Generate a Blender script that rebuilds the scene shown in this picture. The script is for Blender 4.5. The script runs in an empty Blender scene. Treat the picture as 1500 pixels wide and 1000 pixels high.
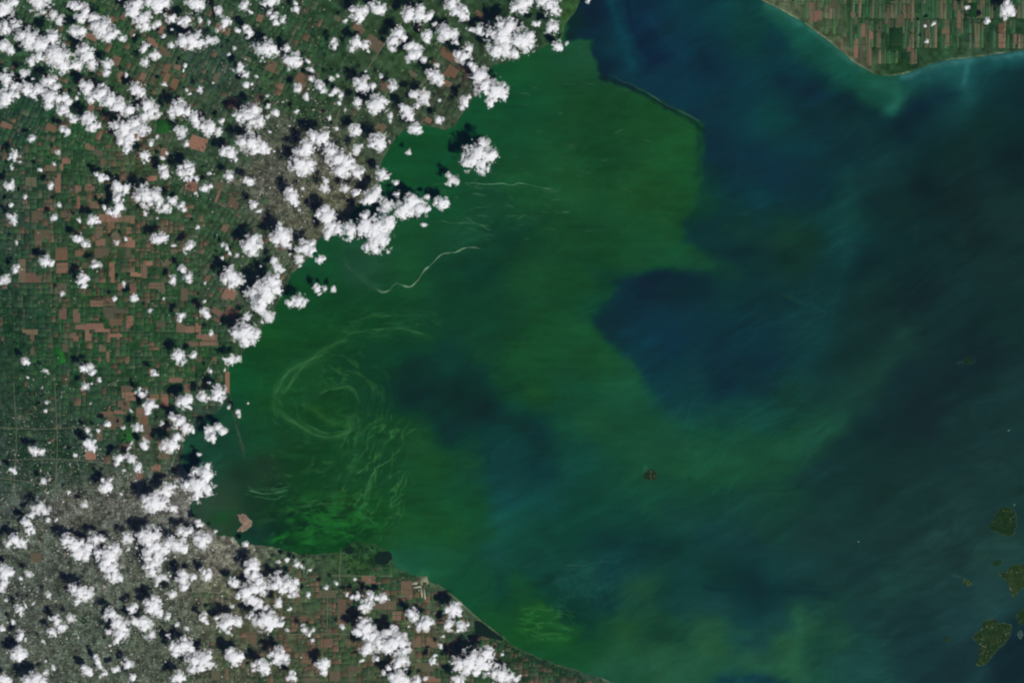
import bpy, math, random
import numpy as np

# ------------------------------------------------------------------ camera, sky, sun, exposure
# 1 Blender unit = 100 m on the ground.  The view is straight down from orbit (705 km).
SC = 0.45                                   # ground units per photograph pixel (45 m)
scene = bpy.context.scene
COL = scene.collection
ALT = 7050.0
cam_d = bpy.data.cameras.new('camera')
cam_d.sensor_width = 36.0
cam_d.lens = 36.0 * ALT / (1500 * SC)
cam_d.clip_start = 10.0
cam_d.clip_end = 30000.0
cam = bpy.data.objects.new('camera', cam_d)
cam.location = (0, 0, ALT)
COL.objects.link(cam)
scene.camera = cam

SUN_AZ, SUN_EL = math.radians(137), math.radians(52)
world = bpy.data.worlds.new('World')
scene.world = world
world.use_nodes = True
wn = world.node_tree.nodes
wn.clear()
sky = wn.new('ShaderNodeTexSky')
sky.sky_type = 'NISHITA'
sky.sun_disc = False
sky.sun_elevation = SUN_EL
sky.sun_rotation = SUN_AZ
sky.air_density = 0.8
sky.dust_density = 0.1
bg = wn.new('ShaderNodeBackground')
bg.inputs[1].default_value = 0.05
wo = wn.new('ShaderNodeOutputWorld')
world.node_tree.links.new(sky.outputs[0], bg.inputs[0])
world.node_tree.links.new(bg.outputs[0], wo.inputs[0])

sun_d = bpy.data.lights.new('sun', 'SUN')
sun_d.energy = 5.0
sun_d.angle = math.radians(0.53)
sun_d.color = (1.0, 0.975, 0.94)
sun = bpy.data.objects.new('sun', sun_d)
sun.rotation_euler = (math.pi / 2 - SUN_EL, 0, math.pi - SUN_AZ)
COL.objects.link(sun)

scene.view_settings.view_transform = 'Standard'
scene.view_settings.look = 'None'
scene.view_settings.exposure = -0.47
scene.view_settings.gamma = 1.0
scene.cycles.max_bounces = 6
scene.cycles.diffuse_bounces = 4
scene.cycles.transparent_max_bounces = 24
scene.cycles.filter_width = 2.1

KLIT = 0.98        # rendered value of a level white sheet of albedo 1 in this light
AIR = np.array((0.0024, 0.0042, 0.0135))   # light scattered into the view by the air itself

# ------------------------------------------------------------------ helpers
rng = np.random.default_rng(11)
random.seed(11)
TAB = rng.random((256, 256)).astype(np.float32)


def vnoise(x, y, s=0):
    x = np.asarray(x, np.float64) + s * 17.31
    y = np.asarray(y, np.float64) + s * 9.77
    xi = np.floor(x).astype(np.int64)
    yi = np.floor(y).astype(np.int64)
    fx, fy = x - xi, y - yi
    fx = fx * fx * fx * (fx * (fx * 6 - 15) + 10)
    fy = fy * fy * fy * (fy * (fy * 6 - 15) + 10)
    a = TAB[yi & 255, xi & 255]; b = TAB[yi & 255, (xi + 1) & 255]
    c = TAB[(yi + 1) & 255, xi & 255]; d = TAB[(yi + 1) & 255, (xi + 1) & 255]
    return (a * (1 - fx) + b * fx) * (1 - fy) + (c * (1 - fx) + d * fx) * fy


def fbm(x, y, s=0, o=4, g=0.5):
    t, a, n = 0, 1.0, 0
    c, sn = math.cos(0.6), math.sin(0.6)
    for i in range(o):
        t = t + a * (vnoise(x, y, s + i * 3) - 0.5)
        n += a
        a *= g
        x, y = 2.03 * (c * x - sn * y), 2.03 * (sn * x + c * y)
    return t / n * 2


def worley(x, y, s=0):
    xi = np.floor(x).astype(np.int64); yi = np.floor(y).astype(np.int64)
    best = np.full(np.shape(x), 9.0)
    for dx in (-1, 0, 1):
        for dy in (-1, 0, 1):
            cx, cy = xi + dx, yi + dy
            jx = TAB[(cy + 31 * s) & 255, cx & 255]; jy = TAB[(cx + 77 + s) & 255, (cy + 13) & 255]
            best = np.minimum(best, (cx + jx - x) ** 2 + (cy + jy - y) ** 2)
    return np.sqrt(best)


def lin(c):
    c = np.asarray(c, np.float64) / 255.0
    return np.where(c <= 0.04045, c / 12.92, ((c + 0.055) / 1.055) ** 2.4)


def alb(c):
    return np.clip((lin(c) - AIR) / KLIT, 0.002, 0.9)


def W(px, py, z=0.0):
    return ((px - 750) * SC, (500 - py) * SC, z)


def in_poly(x, y, poly):
    r = np.zeros(np.shape(x), bool)
    n = len(poly)
    for i in range(n):
        x0, y0 = poly[i]; x1, y1 = poly[(i + 1) % n]
        if y0 == y1:
            continue
        c = ((y0 > y) != (y1 > y)) & (x < (x1 - x0) * (y - y0) / (y1 - y0) + x0)
        r ^= c
    return r


def seg_dist(x, y, pts, closed=False):
    d = np.full(np.shape(x), 1e9)
    n = len(pts)
    for i in range(n if closed else n - 1):
        x0, y0 = pts[i]; x1, y1 = pts[(i + 1) % n]
        dx, dy = x1 - x0, y1 - y0
        L = dx * dx + dy * dy + 1e-9
        t = np.clip(((x - x0) * dx + (y - y0) * dy) / L, 0, 1)
        d = np.minimum(d, (x - x0 - t * dx) ** 2 + (y - y0 - t * dy) ** 2)
    return np.sqrt(d)


def smooth_line(pts, step=3.0):
    P = np.array(pts, float)
    if len(P) < 3:
        n = max(2, int(np.hypot(*(P[-1] - P[0])) / step))
        return P[0] + (P[-1] - P[0]) * np.linspace(0, 1, n)[:, None]
    Q = np.vstack([2 * P[0] - P[1], P, 2 * P[-1] - P[-2]])
    out = []
    for i in range(1, len(Q) - 2):
        p0, p1, p2, p3 = Q[i - 1], Q[i], Q[i + 1], Q[i + 2]
        n = max(2, int(np.hypot(*(p2 - p1)) / step))
        for t in np.linspace(0, 1, n, endpoint=False):
            out.append(0.5 * (2 * p1 + (p2 - p0) * t + (2 * p0 - 5 * p1 + 4 * p2 - p3) * t * t + (3 * p1 - p0 - 3 * p2 + p3) * t ** 3))
    out.append(P[-1])
    return np.array(out)


def mesh_from(name, verts, faces, attrs=None, smooth=False):
    """verts (n,3), faces (m,4) or (m,3), attrs: name -> (n,3|4) colour or (n,) float, per vertex"""
    me = bpy.data.meshes.new(name)
    verts = np.asarray(verts, np.float32); faces = np.asarray(faces, np.int32)
    k = faces.shape[1]
    me.vertices.add(len(verts)); me.vertices.foreach_set('co', verts.ravel())
    me.loops.add(faces.size); me.loops.foreach_set('vertex_index', faces.ravel())
    me.polygons.add(len(faces))
    me.polygons.foreach_set('loop_start', np.arange(0, faces.size, k, dtype=np.int32))
    me.polygons.foreach_set('loop_total', np.full(len(faces), k, np.int32))
    if smooth:
        me.polygons.foreach_set('use_smooth', np.ones(len(faces), bool))
    me.update(calc_edges=True)
    for an, v in (attrs or {}).items():
        v = np.asarray(v, np.float32)
        if v.ndim == 1:
            a = me.attributes.new(an, 'FLOAT', 'POINT'); a.data.foreach_set('value', v)
        else:
            if v.shape[1] == 3:
                v = np.hstack([v, np.ones((len(v), 1), np.float32)])
            a = me.attributes.new(an, 'FLOAT_COLOR', 'POINT'); a.data.foreach_set('color', v.ravel())
    return me


def link(name, me, mat=None, parent=None, label=None, cat=None, group=None, kind=None, loc=None):
    o = bpy.data.objects.new(name, me)
    if mat is not None and me is not None and not me.materials:
        me.materials.append(mat)
    if loc:
        o.location = loc
    if parent:
        o.parent = parent
    for k, v in (('label', label), ('category', cat), ('group', group), ('kind', kind)):
        if v:
            o[k] = v
    COL.objects.link(o)
    return o


class NT:
    def __init__(self, name):
        self.m = bpy.data.materials.new(name)
        self.m.use_nodes = True
        self.t = self.m.node_tree
        self.b = self.t.nodes['Principled BSDF']
        self.out = self.t.nodes['Material Output']

    def n(self, kind, **kw):
        nd = self.t.nodes.new(kind)
        for k, v in kw.items():
            if k == 'i':
                for kk, vv in v.items():
                    if isinstance(vv, bpy.types.NodeSocket):
                        self.t.links.new(vv, nd.inputs[kk])
                    else:
                        nd.inputs[kk].default_value = vv
            else:
                setattr(nd, k, v)
        return nd

    def noise(self, scale, detail=4, rough=0.55, vec=None):
        nd = self.n('ShaderNodeTexNoise', i={'Scale': scale, 'Detail': detail, 'Roughness': rough})
        if vec is None:
            vec = self.n('ShaderNodeNewGeometry').outputs['Position']
        self.t.links.new(vec, nd.inputs['Vector'])
        return nd.outputs[0]

    def remap(self, v, a, b, c, d):
        return self.n('ShaderNodeMapRange', i={0: v, 1: a, 2: b, 3: c, 4: d}).outputs[0]

    def scale_col(self, col, v):
        nd = self.n('ShaderNodeVectorMath', operation='SCALE')
        self.t.links.new(col, nd.inputs[0]); self.t.links.new(v, nd.inputs['Scale'])
        return nd.outputs[0]

    def mix(self, f, a, b):
        nd = self.n('ShaderNodeMix', data_type='RGBA')
        for s, v in ((0, f), (6, a), (7, b)):
            if isinstance(v, bpy.types.NodeSocket):
                self.t.links.new(v, nd.inputs[s])
            else:
                nd.inputs[s].default_value = v
        return nd.outputs[2]

    def attr(self, name):
        return self.n('ShaderNodeAttribute', attribute_name=name)

    def base(self, col, rough=0.9, spec=0.1):
        if isinstance(col, bpy.types.NodeSocket):
            self.t.links.new(col, self.b.inputs['Base Color'])
        else:
            self.b.inputs['Base Color'].default_value = (*col, 1)
        self.b.inputs['Roughness'].default_value = rough
        self.b.inputs['Specular IOR Level'].default_value = spec
        return self.m


def mul(nt, a, b):
    return nt.n('ShaderNodeMath', operation='MULTIPLY', i={0: a, 1: b}).outputs[0]


def m_water():
    t = NT('lake_water')
    c = t.attr('col').outputs['Color']
    n1 = t.remap(t.noise(0.045, 6, 0.6), 0.3, 0.7, 0.93, 1.07)
    n2 = t.remap(t.noise(0.5, 4, 0.6), 0.3, 0.7, 0.95, 1.05)
    t.base(t.scale_col(c, mul(t, n1, n2)), 0.5, 0.02)
    bmp = t.n('ShaderNodeBump', i={'Strength': 0.05, 'Distance': 0.05, 'Height': t.noise(3.0, 3)})
    t.t.links.new(bmp.outputs[0], t.b.inputs['Normal'])
    return t.m


def m_land():
    t = NT('land')
    c = t.attr('col').outputs['Color']
    u = t.attr('urban').outputs['Fac']
    pos = t.n('ShaderNodeNewGeometry').outputs['Position']
    vor = t.n('ShaderNodeTexVoronoi', i={'Scale': 0.75, 'Vector': pos})
    spk = t.remap(t.n('ShaderNodeSeparateColor', i={0: vor.outputs['Color']}).outputs[0], 0, 1, 0.55, 1.5)
    n1 = t.remap(t.noise(0.35, 6, 0.7), 0.3, 0.7, 0.74, 1.26)
    n2 = t.remap(t.noise(1.3, 3, 0.6), 0.3, 0.7, 0.78, 1.22)
    a = mul(t, n1, n2)
    wob = t.n('ShaderNodeVectorMath', operation='ADD', i={0: pos})
    nz = t.n('ShaderNodeTexNoise', i={'Scale': 0.08, 'Detail': 2.0, 'Vector': pos})
    sc_ = t.n('ShaderNodeVectorMath', operation='SCALE', i={0: nz.outputs['Color'], 'Scale': 9.0})
    t.t.links.new(sc_.outputs[0], wob.inputs[1])
    br = t.n('ShaderNodeTexBrick', offset=0.0, i={'Vector': wob.outputs[0], 'Scale': 1.0, 'Mortar Size': 0.16, 'Mortar Smooth': 0.4, 'Brick Width': 3.4, 'Row Height': 2.0,
                                      'Color1': (0.9, 0.9, 0.9, 1), 'Color2': (0.7, 0.7, 0.7, 1), 'Mortar': (1.35, 1.35, 1.35, 1)})
    spk = mul(t, spk, t.n('ShaderNodeRGBToBW', i={0: br.outputs['Color']}).outputs[0])
    b = t.n('ShaderNodeMix', data_type='FLOAT', i={0: u, 2: 1.0, 3: spk}).outputs[0]
    t.base(t.scale_col(c, mul(t, a, b)), 0.95, 0.05)
    return t.m


def m_attr(name, lo=0.8, hi=1.2, scale=0.9, rough=0.95):
    t = NT(name)
    c = t.attr('col').outputs['Color']
    n1 = t.remap(t.noise(scale, 5, 0.65), 0.3, 0.7, lo, hi)
    return t.base(t.scale_col(c, n1), rough, 0.05)


def m_plain(name, rgb, lo=0.85, hi=1.15, scale=0.9, objvar=0.0, rough=0.95):
    t = NT(name)
    col = t.n('ShaderNodeRGB'); col.outputs[0].default_value = (*alb(rgb), 1)
    f = t.remap(t.noise(scale, 5, 0.65), 0.3, 0.7, lo, hi)
    if objvar:
        f = mul(t, f, t.remap(t.n('ShaderNodeObjectInfo').outputs['Random'], 0, 1, 1 - objvar, 1 + objvar))
    return t.base(t.scale_col(col.outputs[0], f), rough, 0.05)


def m_cloud():
    t = NT('cloud')
    t.base((0.87, 0.868, 0.87), 1.0, 0.0)
    d = t.attr('cover').outputs['Fac']
    br = t.remap(t.noise(0.9, 5, 0.65), 0.32, 0.68, -0.16, 0.16)
    w = mul(t, br, t.remap(d, 0.0, 1.0, 1.0, 0.0))
    a = t.n('ShaderNodeMath', operation='ADD', use_clamp=True, i={0: d, 1: w}).outputs[0]
    a = mul(t, a, t.remap(d, 0.0, 0.12, 0.0, 1.0))
    tr = t.n('ShaderNodeBsdfTransparent')
    mx = t.n('ShaderNodeMixShader', i={0: a, 1: tr.outputs[0], 2: t.b.outputs[0]})
    t.t.links.new(mx.outputs[0], t.out.inputs[0])
    return t.m


def m_algae():
    t = NT('algae')
    c = t.attr('col').outputs['Color']
    t.base(c, 0.8, 0.1)
    d = t.attr('cover').outputs['Fac']
    n = t.remap(t.noise(1.1, 4, 0.7), 0.35, 0.65, 0.5, 1.3)
    a = t.n('ShaderNodeMath', operation='MULTIPLY', use_clamp=True, i={0: d, 1: n}).outputs[0]
    tr = t.n('ShaderNodeBsdfTransparent')
    mx = t.n('ShaderNodeMixShader', i={0: a, 1: tr.outputs[0], 2: t.b.outputs[0]})
    t.t.links.new(mx.outputs[0], t.out.inputs[0])
    return t.m


M_WATER, M_LAND, M_CLOUD, M_ALGAE = m_water(), m_land(), m_cloud(), m_algae()
M_FIELD = m_attr('crop_field', 0.66, 1.34, 1.0)
M_WOOD = m_attr('woodland', 0.6, 1.4, 1.6)
M_BLDG = m_attr('building', 0.9, 1.1, 2.0, 0.8)
M_ROAD = m_plain('road', (60, 82, 56), 0.8, 1.2, 0.8)
M_HIGHWAY = m_plain('highway', (104, 110, 90), 0.85, 1.15, 0.8)
M_SAND = m_plain('beach', (128, 140, 118), 0.75, 1.25, 0.8)
M_POND = m_plain('pond_water', (20, 40, 38), 0.9, 1.1, 0.5, rough=0.35)

# ------------------------------------------------------------------ coastlines (photograph pixels = 45 m)
WEST = [(-1400, -1400), (852, -1400), (852, -100), (849, 0), (845, 15), (834, 27), (826, 42), (822, 58), (805, 66), (787, 72), (768, 80),
        (745, 90), (722, 97), (714, 108), (704, 125), (695, 141), (687, 156), (676, 170), (667, 183), (650, 191), (636, 186), (620, 184),
        (606, 188), (592, 191), (580, 202), (572, 213), (562, 230), (556, 248), (560, 262), (548, 280), (525, 300), (505, 325),
        (490, 340), (470, 348), (461, 358), (451, 380), (436, 394), (425, 403), (421, 420), (412, 436), (405, 449), (396, 466),
        (385, 478), (372, 495), (358, 513), (345, 531), (335, 539), (335, 558), (337, 578), (340, 592), (346, 606), (349, 625), (356, 650), (360, 671), (357, 672),
        (352, 651), (345, 627), (341, 608), (333, 592), (318, 602), (300, 612), (283, 630), (270, 647), (266, 665),
        (270, 685), (278, 700), (290, 722), (282, 734), (277, 741), (280, 755), (299, 765), (315, 781), (330, 786), (345, 788),
        (352, 799), (375, 797), (405, 803), (440, 810), (470, 812), (495, 809), (503, 800), (518, 793), (547, 796), (571, 809), (578, 826),
        (590, 836), (601, 842), (620, 843), (630, 852), (662, 870), (682, 890), (707, 910), (735, 930), (750, 944), (782, 960),
        (832, 977), (890, 996), (950, 1020), (1060, 1070), (1300, 1200), (1300, 2400), (-1400, 2400)]
NORTH = [(1060, -1400), (1060, -60), (1096, -8), (1125, 5), (1145, 15), (1175, 32), (1207, 55), (1237, 80), (1252, 92), (1265, 100), (1280, 109), (1305, 112),
         (1322, 109), (1345, 102), (1365, 94), (1395, 87), (1417, 86), (1450, 81), (1500, 74), (1600, 62), (2900, -100), (2900, -1400)]


def land_sd(x, y):
    out = []
    for p in (WEST, NORTH):
        d = seg_dist(x, y, p, True)
        out.append(np.where(in_poly(x, y, p), d, -d))
    return np.maximum(*out)


def idw(x, y, pts, cols, s=20.0, p=1.9):
    P = np.array(pts, float); C = np.array(cols, float)
    out = np.zeros((x.size, C.shape[1]))
    for i in range(0, x.size, 20000):
        dx = x[i:i + 20000, None] - P[None, :, 0]; dy = y[i:i + 20000, None] - P[None, :, 1]
        w = 1.0 / (dx * dx + dy * dy + s * s) ** p
        out[i:i + 20000] = (w @ C) / w.sum(1, keepdims=True)
    return out


def parse(txt):
    v = [float(q) for q in txt.replace('\n', ' ').replace(';', ',').replace(':', ',').split(',') if q.strip()]
    a = np.array(v).reshape(-1, 5)
    return a[:, :2], a[:, 2:]


def grid(xs, ys):
    X, Y = np.meshgrid(xs, ys)
    ny, nx = X.shape
    idx = np.arange(nx * ny).reshape(ny, nx)
    F = np.stack([idx[:-1, :-1], idx[1:, :-1], idx[1:, 1:], idx[:-1, 1:]], -1).reshape(-1, 4)
    return X.ravel(), Y.ravel(), F


def keep(F, mask, *arrs):
    F = F[mask]
    u, inv = np.unique(F, return_inverse=True)
    return (inv.reshape(F.shape),) + tuple(a[u] for a in arrs)


def edges(lo, hi, step, far):
    core = np.arange(lo, hi + 0.1, step)
    return np.concatenate([[lo - far, lo - far * 0.3, lo - far * 0.08], core, [hi + far * 0.08, hi + far * 0.3, hi + far]])


# ------------------------------------------------------------------ the lake
WATER = """780,90:20,80,45;850,90:24,78,50;868,72:28,80,55;760,150:15,74,46;850,150:20,72,40;950,180:20,75,40;1000,220:22,80,42;880,220:18,70,40;
830,40:14,45,50;870,50:10,42,62;868,20:9,36,60;900,15:13,55,72;910,60:14,62,78;925,90:13,58,74;925,20:10,42,66;940,55:9,38,66;960,85:8,38,66;1000,30:12,55,72;1050,30:13,60,70;1080,20:16,66,68;1100,50:14,60,60;1040,75:11,52,70;
960,120:12,52,72;1000,100:11,50,72;1040,100:9,42,64;1000,135:12,52,72;1050,150:12,50,68;1100,130:12,56,72;1080,180:12,55,70;1050,220:10,45,65;1100,230:10,48,68;1110,170:13,60,75;890,90:9,38,58;
1150,20:28,84,74;1180,52:22,80,72;1222,88:22,78,68;1240,110:18,75,66;1272,124:25,86,60;1312,135:30,98,78;1318,128:34,100,86;1300,157:30,92,80;1285,145:22,82,66;1330,125:22,72,74;1360,105:28,85,85;1408,103:36,96,96;1415,118:33,95,98;1400,112:22,78,80;1428,105:16,62,74;1450,92:20,70,75;1490,88:18,60,70;
1140,60:10,50,65;1170,110:12,52,68;1200,130:10,40,58;1250,150:11,38,54;1290,170:10,36,54;1320,180:9,33,53;1345,155:10,36,56;1380,130:14,48,62;1450,130:14,48,58;1490,130:13,44,54;1200,180:12,46,58;1145,200:13,58,66;1130,170:12,64,66;1150,240:12,50,66;1250,220:14,50,62;1350,220:16,50,55;1450,180:16,50,52;1480,230:15,40,48;1400,230:18,48,50;1290,250:20,56,62;1350,260:15,40,48;
1140,260:10,48,70;1200,280:10,46,60;1260,280:20,60,62;1245,310:18,68,66;1230,350:16,66,68;1235,375:20,62,70;1275,300:16,46,54;1300,300:18,48,52;1400,290:20,44,50;1480,310:24,55,58;1350,360:18,50,55;1450,350:20,46,50;1180,360:18,52,45;1150,350:20,58,48;1160,385:16,50,45;1200,400:16,55,60;1262,390:13,42,50;1150,420:16,52,58;1130,480:14,50,62;1200,470:18,60,66;1280,420:20,56,58;1350,430:18,42,50;1300,460:20,48,52;1400,470:22,55,60;1480,400:22,52,55;1480,470:20,52,55;1420,490:18,44,50;
760,270:22,80,45;850,260:24,82,45;950,280:24,80,42;1010,260:20,80,42;1020,300:16,62,50;1045,280:14,55,55;1060,260:10,45,58;1090,260:10,45,60;1110,290:12,58,70;1000,330:22,78,42;1035,340:10,45,55;1080,340:18,58,55;1080,365:12,42,50;1060,395:18,60,54;1030,382:20,70,46;1000,380:20,78,50;760,360:18,68,42;850,350:20,72,42;900,380:18,72,40;930,385:22,80,48;780,400:22,78,45;850,420:18,72,40;900,410:14,62,46;960,410:10,34,50;935,425:10,38,56;1000,420:12,42,55;1060,425:14,52,58;1100,430:14,50,58;865,455:17,74,50;890,470:11,46,58;920,450:11,44,60;960,470:12,48,66;1020,470:13,52,68;1080,470:12,50,64;790,480:20,78,42;850,480:22,85,48;760,470:18,65,42;
460,380:20,80,50;480,400:18,78,45;450,430:16,78,42;420,470:18,80,42;520,395:30,74,55;550,380:28,75,50;600,400:22,80,45;600,350:20,78,45;680,350:24,80,54;720,300:20,72,48;700,270:20,72,45;640,300:16,75,45;600,220:16,80,44;680,180:16,78,46;560,450:14,68,38;500,440:14,66,38;640,420:15,62,43;700,400:14,60,46;680,450:15,62,43;730,470:16,64,46;600,480:16,66,42;480,480:16,75,38;400,490:20,85,40;740,350:16,58,45;
700,120:18,78,47;740,150:18,76,45;620,210:17,80,44;580,240:16,78,44;640,240:15,78,46;
390,520:16,74,38;400,580:18,80,40;450,560:20,78,42;480,600:18,76,36;560,520:14,66,42;540,560:18,68,42;590,540:10,50,44;600,580:8,42,42;650,580:10,44,40;680,590:11,46,42;700,560:15,56,50;740,560:18,72,42;720,520:18,68,45;650,530:16,60,52;640,615:13,54,48;660,640:10,46,48;700,610:9,43,46;740,640:14,60,56;720,670:14,54,56;690,680:20,72,45;740,700:16,62,64;640,690:20,78,40;620,650:24,80,42;580,640:20,72,40;560,700:18,70,40;620,730:18,75,40;700,740:16,72,42;740,740:18,70,72;480,640:16,72,38;440,680:18,70,38;500,700:20,74,42;450,720:16,66,36;390,680:28,62,42;385,700:30,62,44;400,740:16,68,40;520,740:20,75,38;
770,520:20,78,42;850,520:20,72,42;890,510:22,82,45;920,550:24,85,55;910,580:22,78,55;850,570:18,72,48;780,580:22,78,38;760,600:16,64,48;770,620:11,50,48;790,640:10,47,50;790,690:13,54,56;760,660:13,56,52;830,620:18,72,52;870,620:24,78,50;930,640:20,76,48;980,635:22,76,54;1010,625:20,74,64;950,670:22,74,50;1030,650:20,74,56;1080,640:22,74,58;1100,680:20,76,52;1000,680:22,76,50;1050,700:22,76,52;900,700:18,68,52;850,680:18,70,60;800,740:18,70,66;880,740:16,68,54;960,740:20,72,58;1050,730:18,62,55;1100,740:20,62,58;1120,700:22,62,55;1000,550:16,58,68;960,530:12,52,68;980,505:12,50,74;970,570:14,58,70;1000,580:16,62,70;1060,560:11,44,62;1060,520:11,46,62;1100,530:12,44,58;1120,570:16,52,66;1060,605:18,66,68;1110,615:20,72,70;1010,605:16,60,66;975,600:18,64,70;
1130,520:14,48,66;1180,520:16,58,66;1250,510:18,50,52;1320,510:24,58,58;1180,560:20,64,65;1160,580:20,60,52;1200,580:18,52,54;1250,570:24,62,60;1270,550:24,60,56;1230,610:26,70,62;1210,630:28,74,60;1160,640:24,76,58;1140,620:18,66,62;1140,660:24,75,56;1190,660:24,66,58;1140,700:22,66,54;1230,655:18,52,52;1255,630:16,46,50;1330,560:20,48,56;1350,600:22,44,52;1300,620:20,46,54;1220,690:20,52,56;1300,700:22,54,56;1200,720:20,54,56;1400,560:20,46,54;1450,520:20,44,52;1480,580:26,58,62;1420,620:24,56,60;1480,650:26,58,62;1400,680:24,56,60;1450,700:28,62,64;1350,730:24,56,58;1400,730:30,64,66;1480,720:26,60,62;1130,740:22,64,56;
380,765:30,62,46;400,780:14,50,42;430,790:18,90,40;450,780:14,66,34;480,770:22,98,42;500,790:14,80,36;540,760:18,84,40;600,780:20,82,42;650,780:20,82,42;700,770:18,76,45;740,770:22,80,74;730,820:22,72,66;600,832:26,86,64;640,830:22,82,54;700,850:18,76,50;730,860:14,62,54;680,885:16,78,48;720,910:18,80,42;560,790:22,80,42;590,815:24,84,58;
760,760:18,76,64;760,800:18,72,60;780,830:17,64,62;755,862:20,80,42;780,890:20,90,38;800,900:24,96,44;820,930:20,88,42;760,920:16,75,38;800,865:11,52,52;825,890:10,46,50;870,880:14,56,56;860,840:22,72,68;840,850:18,66,64;890,880:11,46,52;850,915:11,50,50;900,830:16,60,70;940,830:13,54,66;880,800:13,56,58;900,800:11,48,52;940,800:13,50,50;990,805:15,56,56;850,780:14,64,54;800,780:16,66,58;900,770:16,64,58;1000,770:20,66,64;1050,780:20,62,66;1100,800:20,58,64;940,850:32,76,50;930,870:26,72,60;960,890:26,74,60;1000,860:18,64,68;980,880:16,60,60;1060,857:13,50,50;1090,862:11,46,52;1110,865:10,42,54;1100,900:18,62,70;1010,900:18,60,64;1050,890:22,64,72;930,900:24,72,60;880,932:20,76,50;920,920:30,82,48;970,930:18,62,48;1000,920:24,72,58;1045,920:34,86,62;1100,930:20,60,72;900,960:32,88,62;970,960:34,86,60;1050,950:34,86,58;1100,965:38,92,70;860,950:18,78,45;820,955:16,76,45;900,985:28,84,64;1000,985:34,86,66;1080,994:18,66,72;1110,997:16,56,70;
1130,770:22,62,56;1200,780:24,58,60;1300,780:26,58,62;1380,790:32,66,68;1400,820:28,58,62;1450,810:34,72,72;1250,830:24,58,62;1180,840:24,64,68;1135,868:13,48,56;1185,867:15,50,56;1140,830:20,62,66;1172,905:36,88,66;1175,930:30,80,60;1135,905:22,64,72;1140,940:36,88,60;1155,972:36,92,64;1185,950:20,62,60;1180,990:26,76,66;1220,950:30,76,62;1230,980:28,74,74;1260,970:28,76,78;1200,900:26,66,62;1260,900:24,64,68;1300,870:30,72,72;1320,900:26,58,64;1340,830:30,66,68;1400,870:28,62,66;1400,910:30,66,72;1440,880:34,72,76;1350,960:24,58,66;1400,980:24,52,62;1470,980:19,46,58;1485,940:17,42,54;1430,985:28,64,72;
330,720:38,70,54;345,700:25,55,42;320,660:24,68,52;330,620:28,72,56;360,740:24,58,42;335,765:26,84,42;310,740:46,74,60;370,785:18,56,46;300,690:28,74,58;290,650:28,74,60;365,560:14,86,46;352,590:18,82,50;375,640:18,78,45;345,640:22,70,50"""
GREEN = [(300, -200), (800, -200), (830, 60), (868, 57), (876, 85), (881, 112), (905, 119), (930, 128), (955, 142), (990, 162), (1030, 184), (1031, 215), (1028, 258),
         (1014, 300), (1001, 330), (1003, 352), (1030, 366), (1050, 385), (1042, 398), (1000, 396), (960, 397), (928, 403), (908, 418), (893, 442), (868, 462), (868, 476),
         (884, 496), (911, 520), (940, 545), (944, 568), (958, 594), (985, 618), (1000, 640), (940, 760), (760, 780), (750, 1200), (300, 1200)]
FRONT = [(876, 85), (881, 112), (905, 119), (930, 128), (955, 142), (990, 162), (1032, 184), (1031, 215), (1028, 258)]


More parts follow.
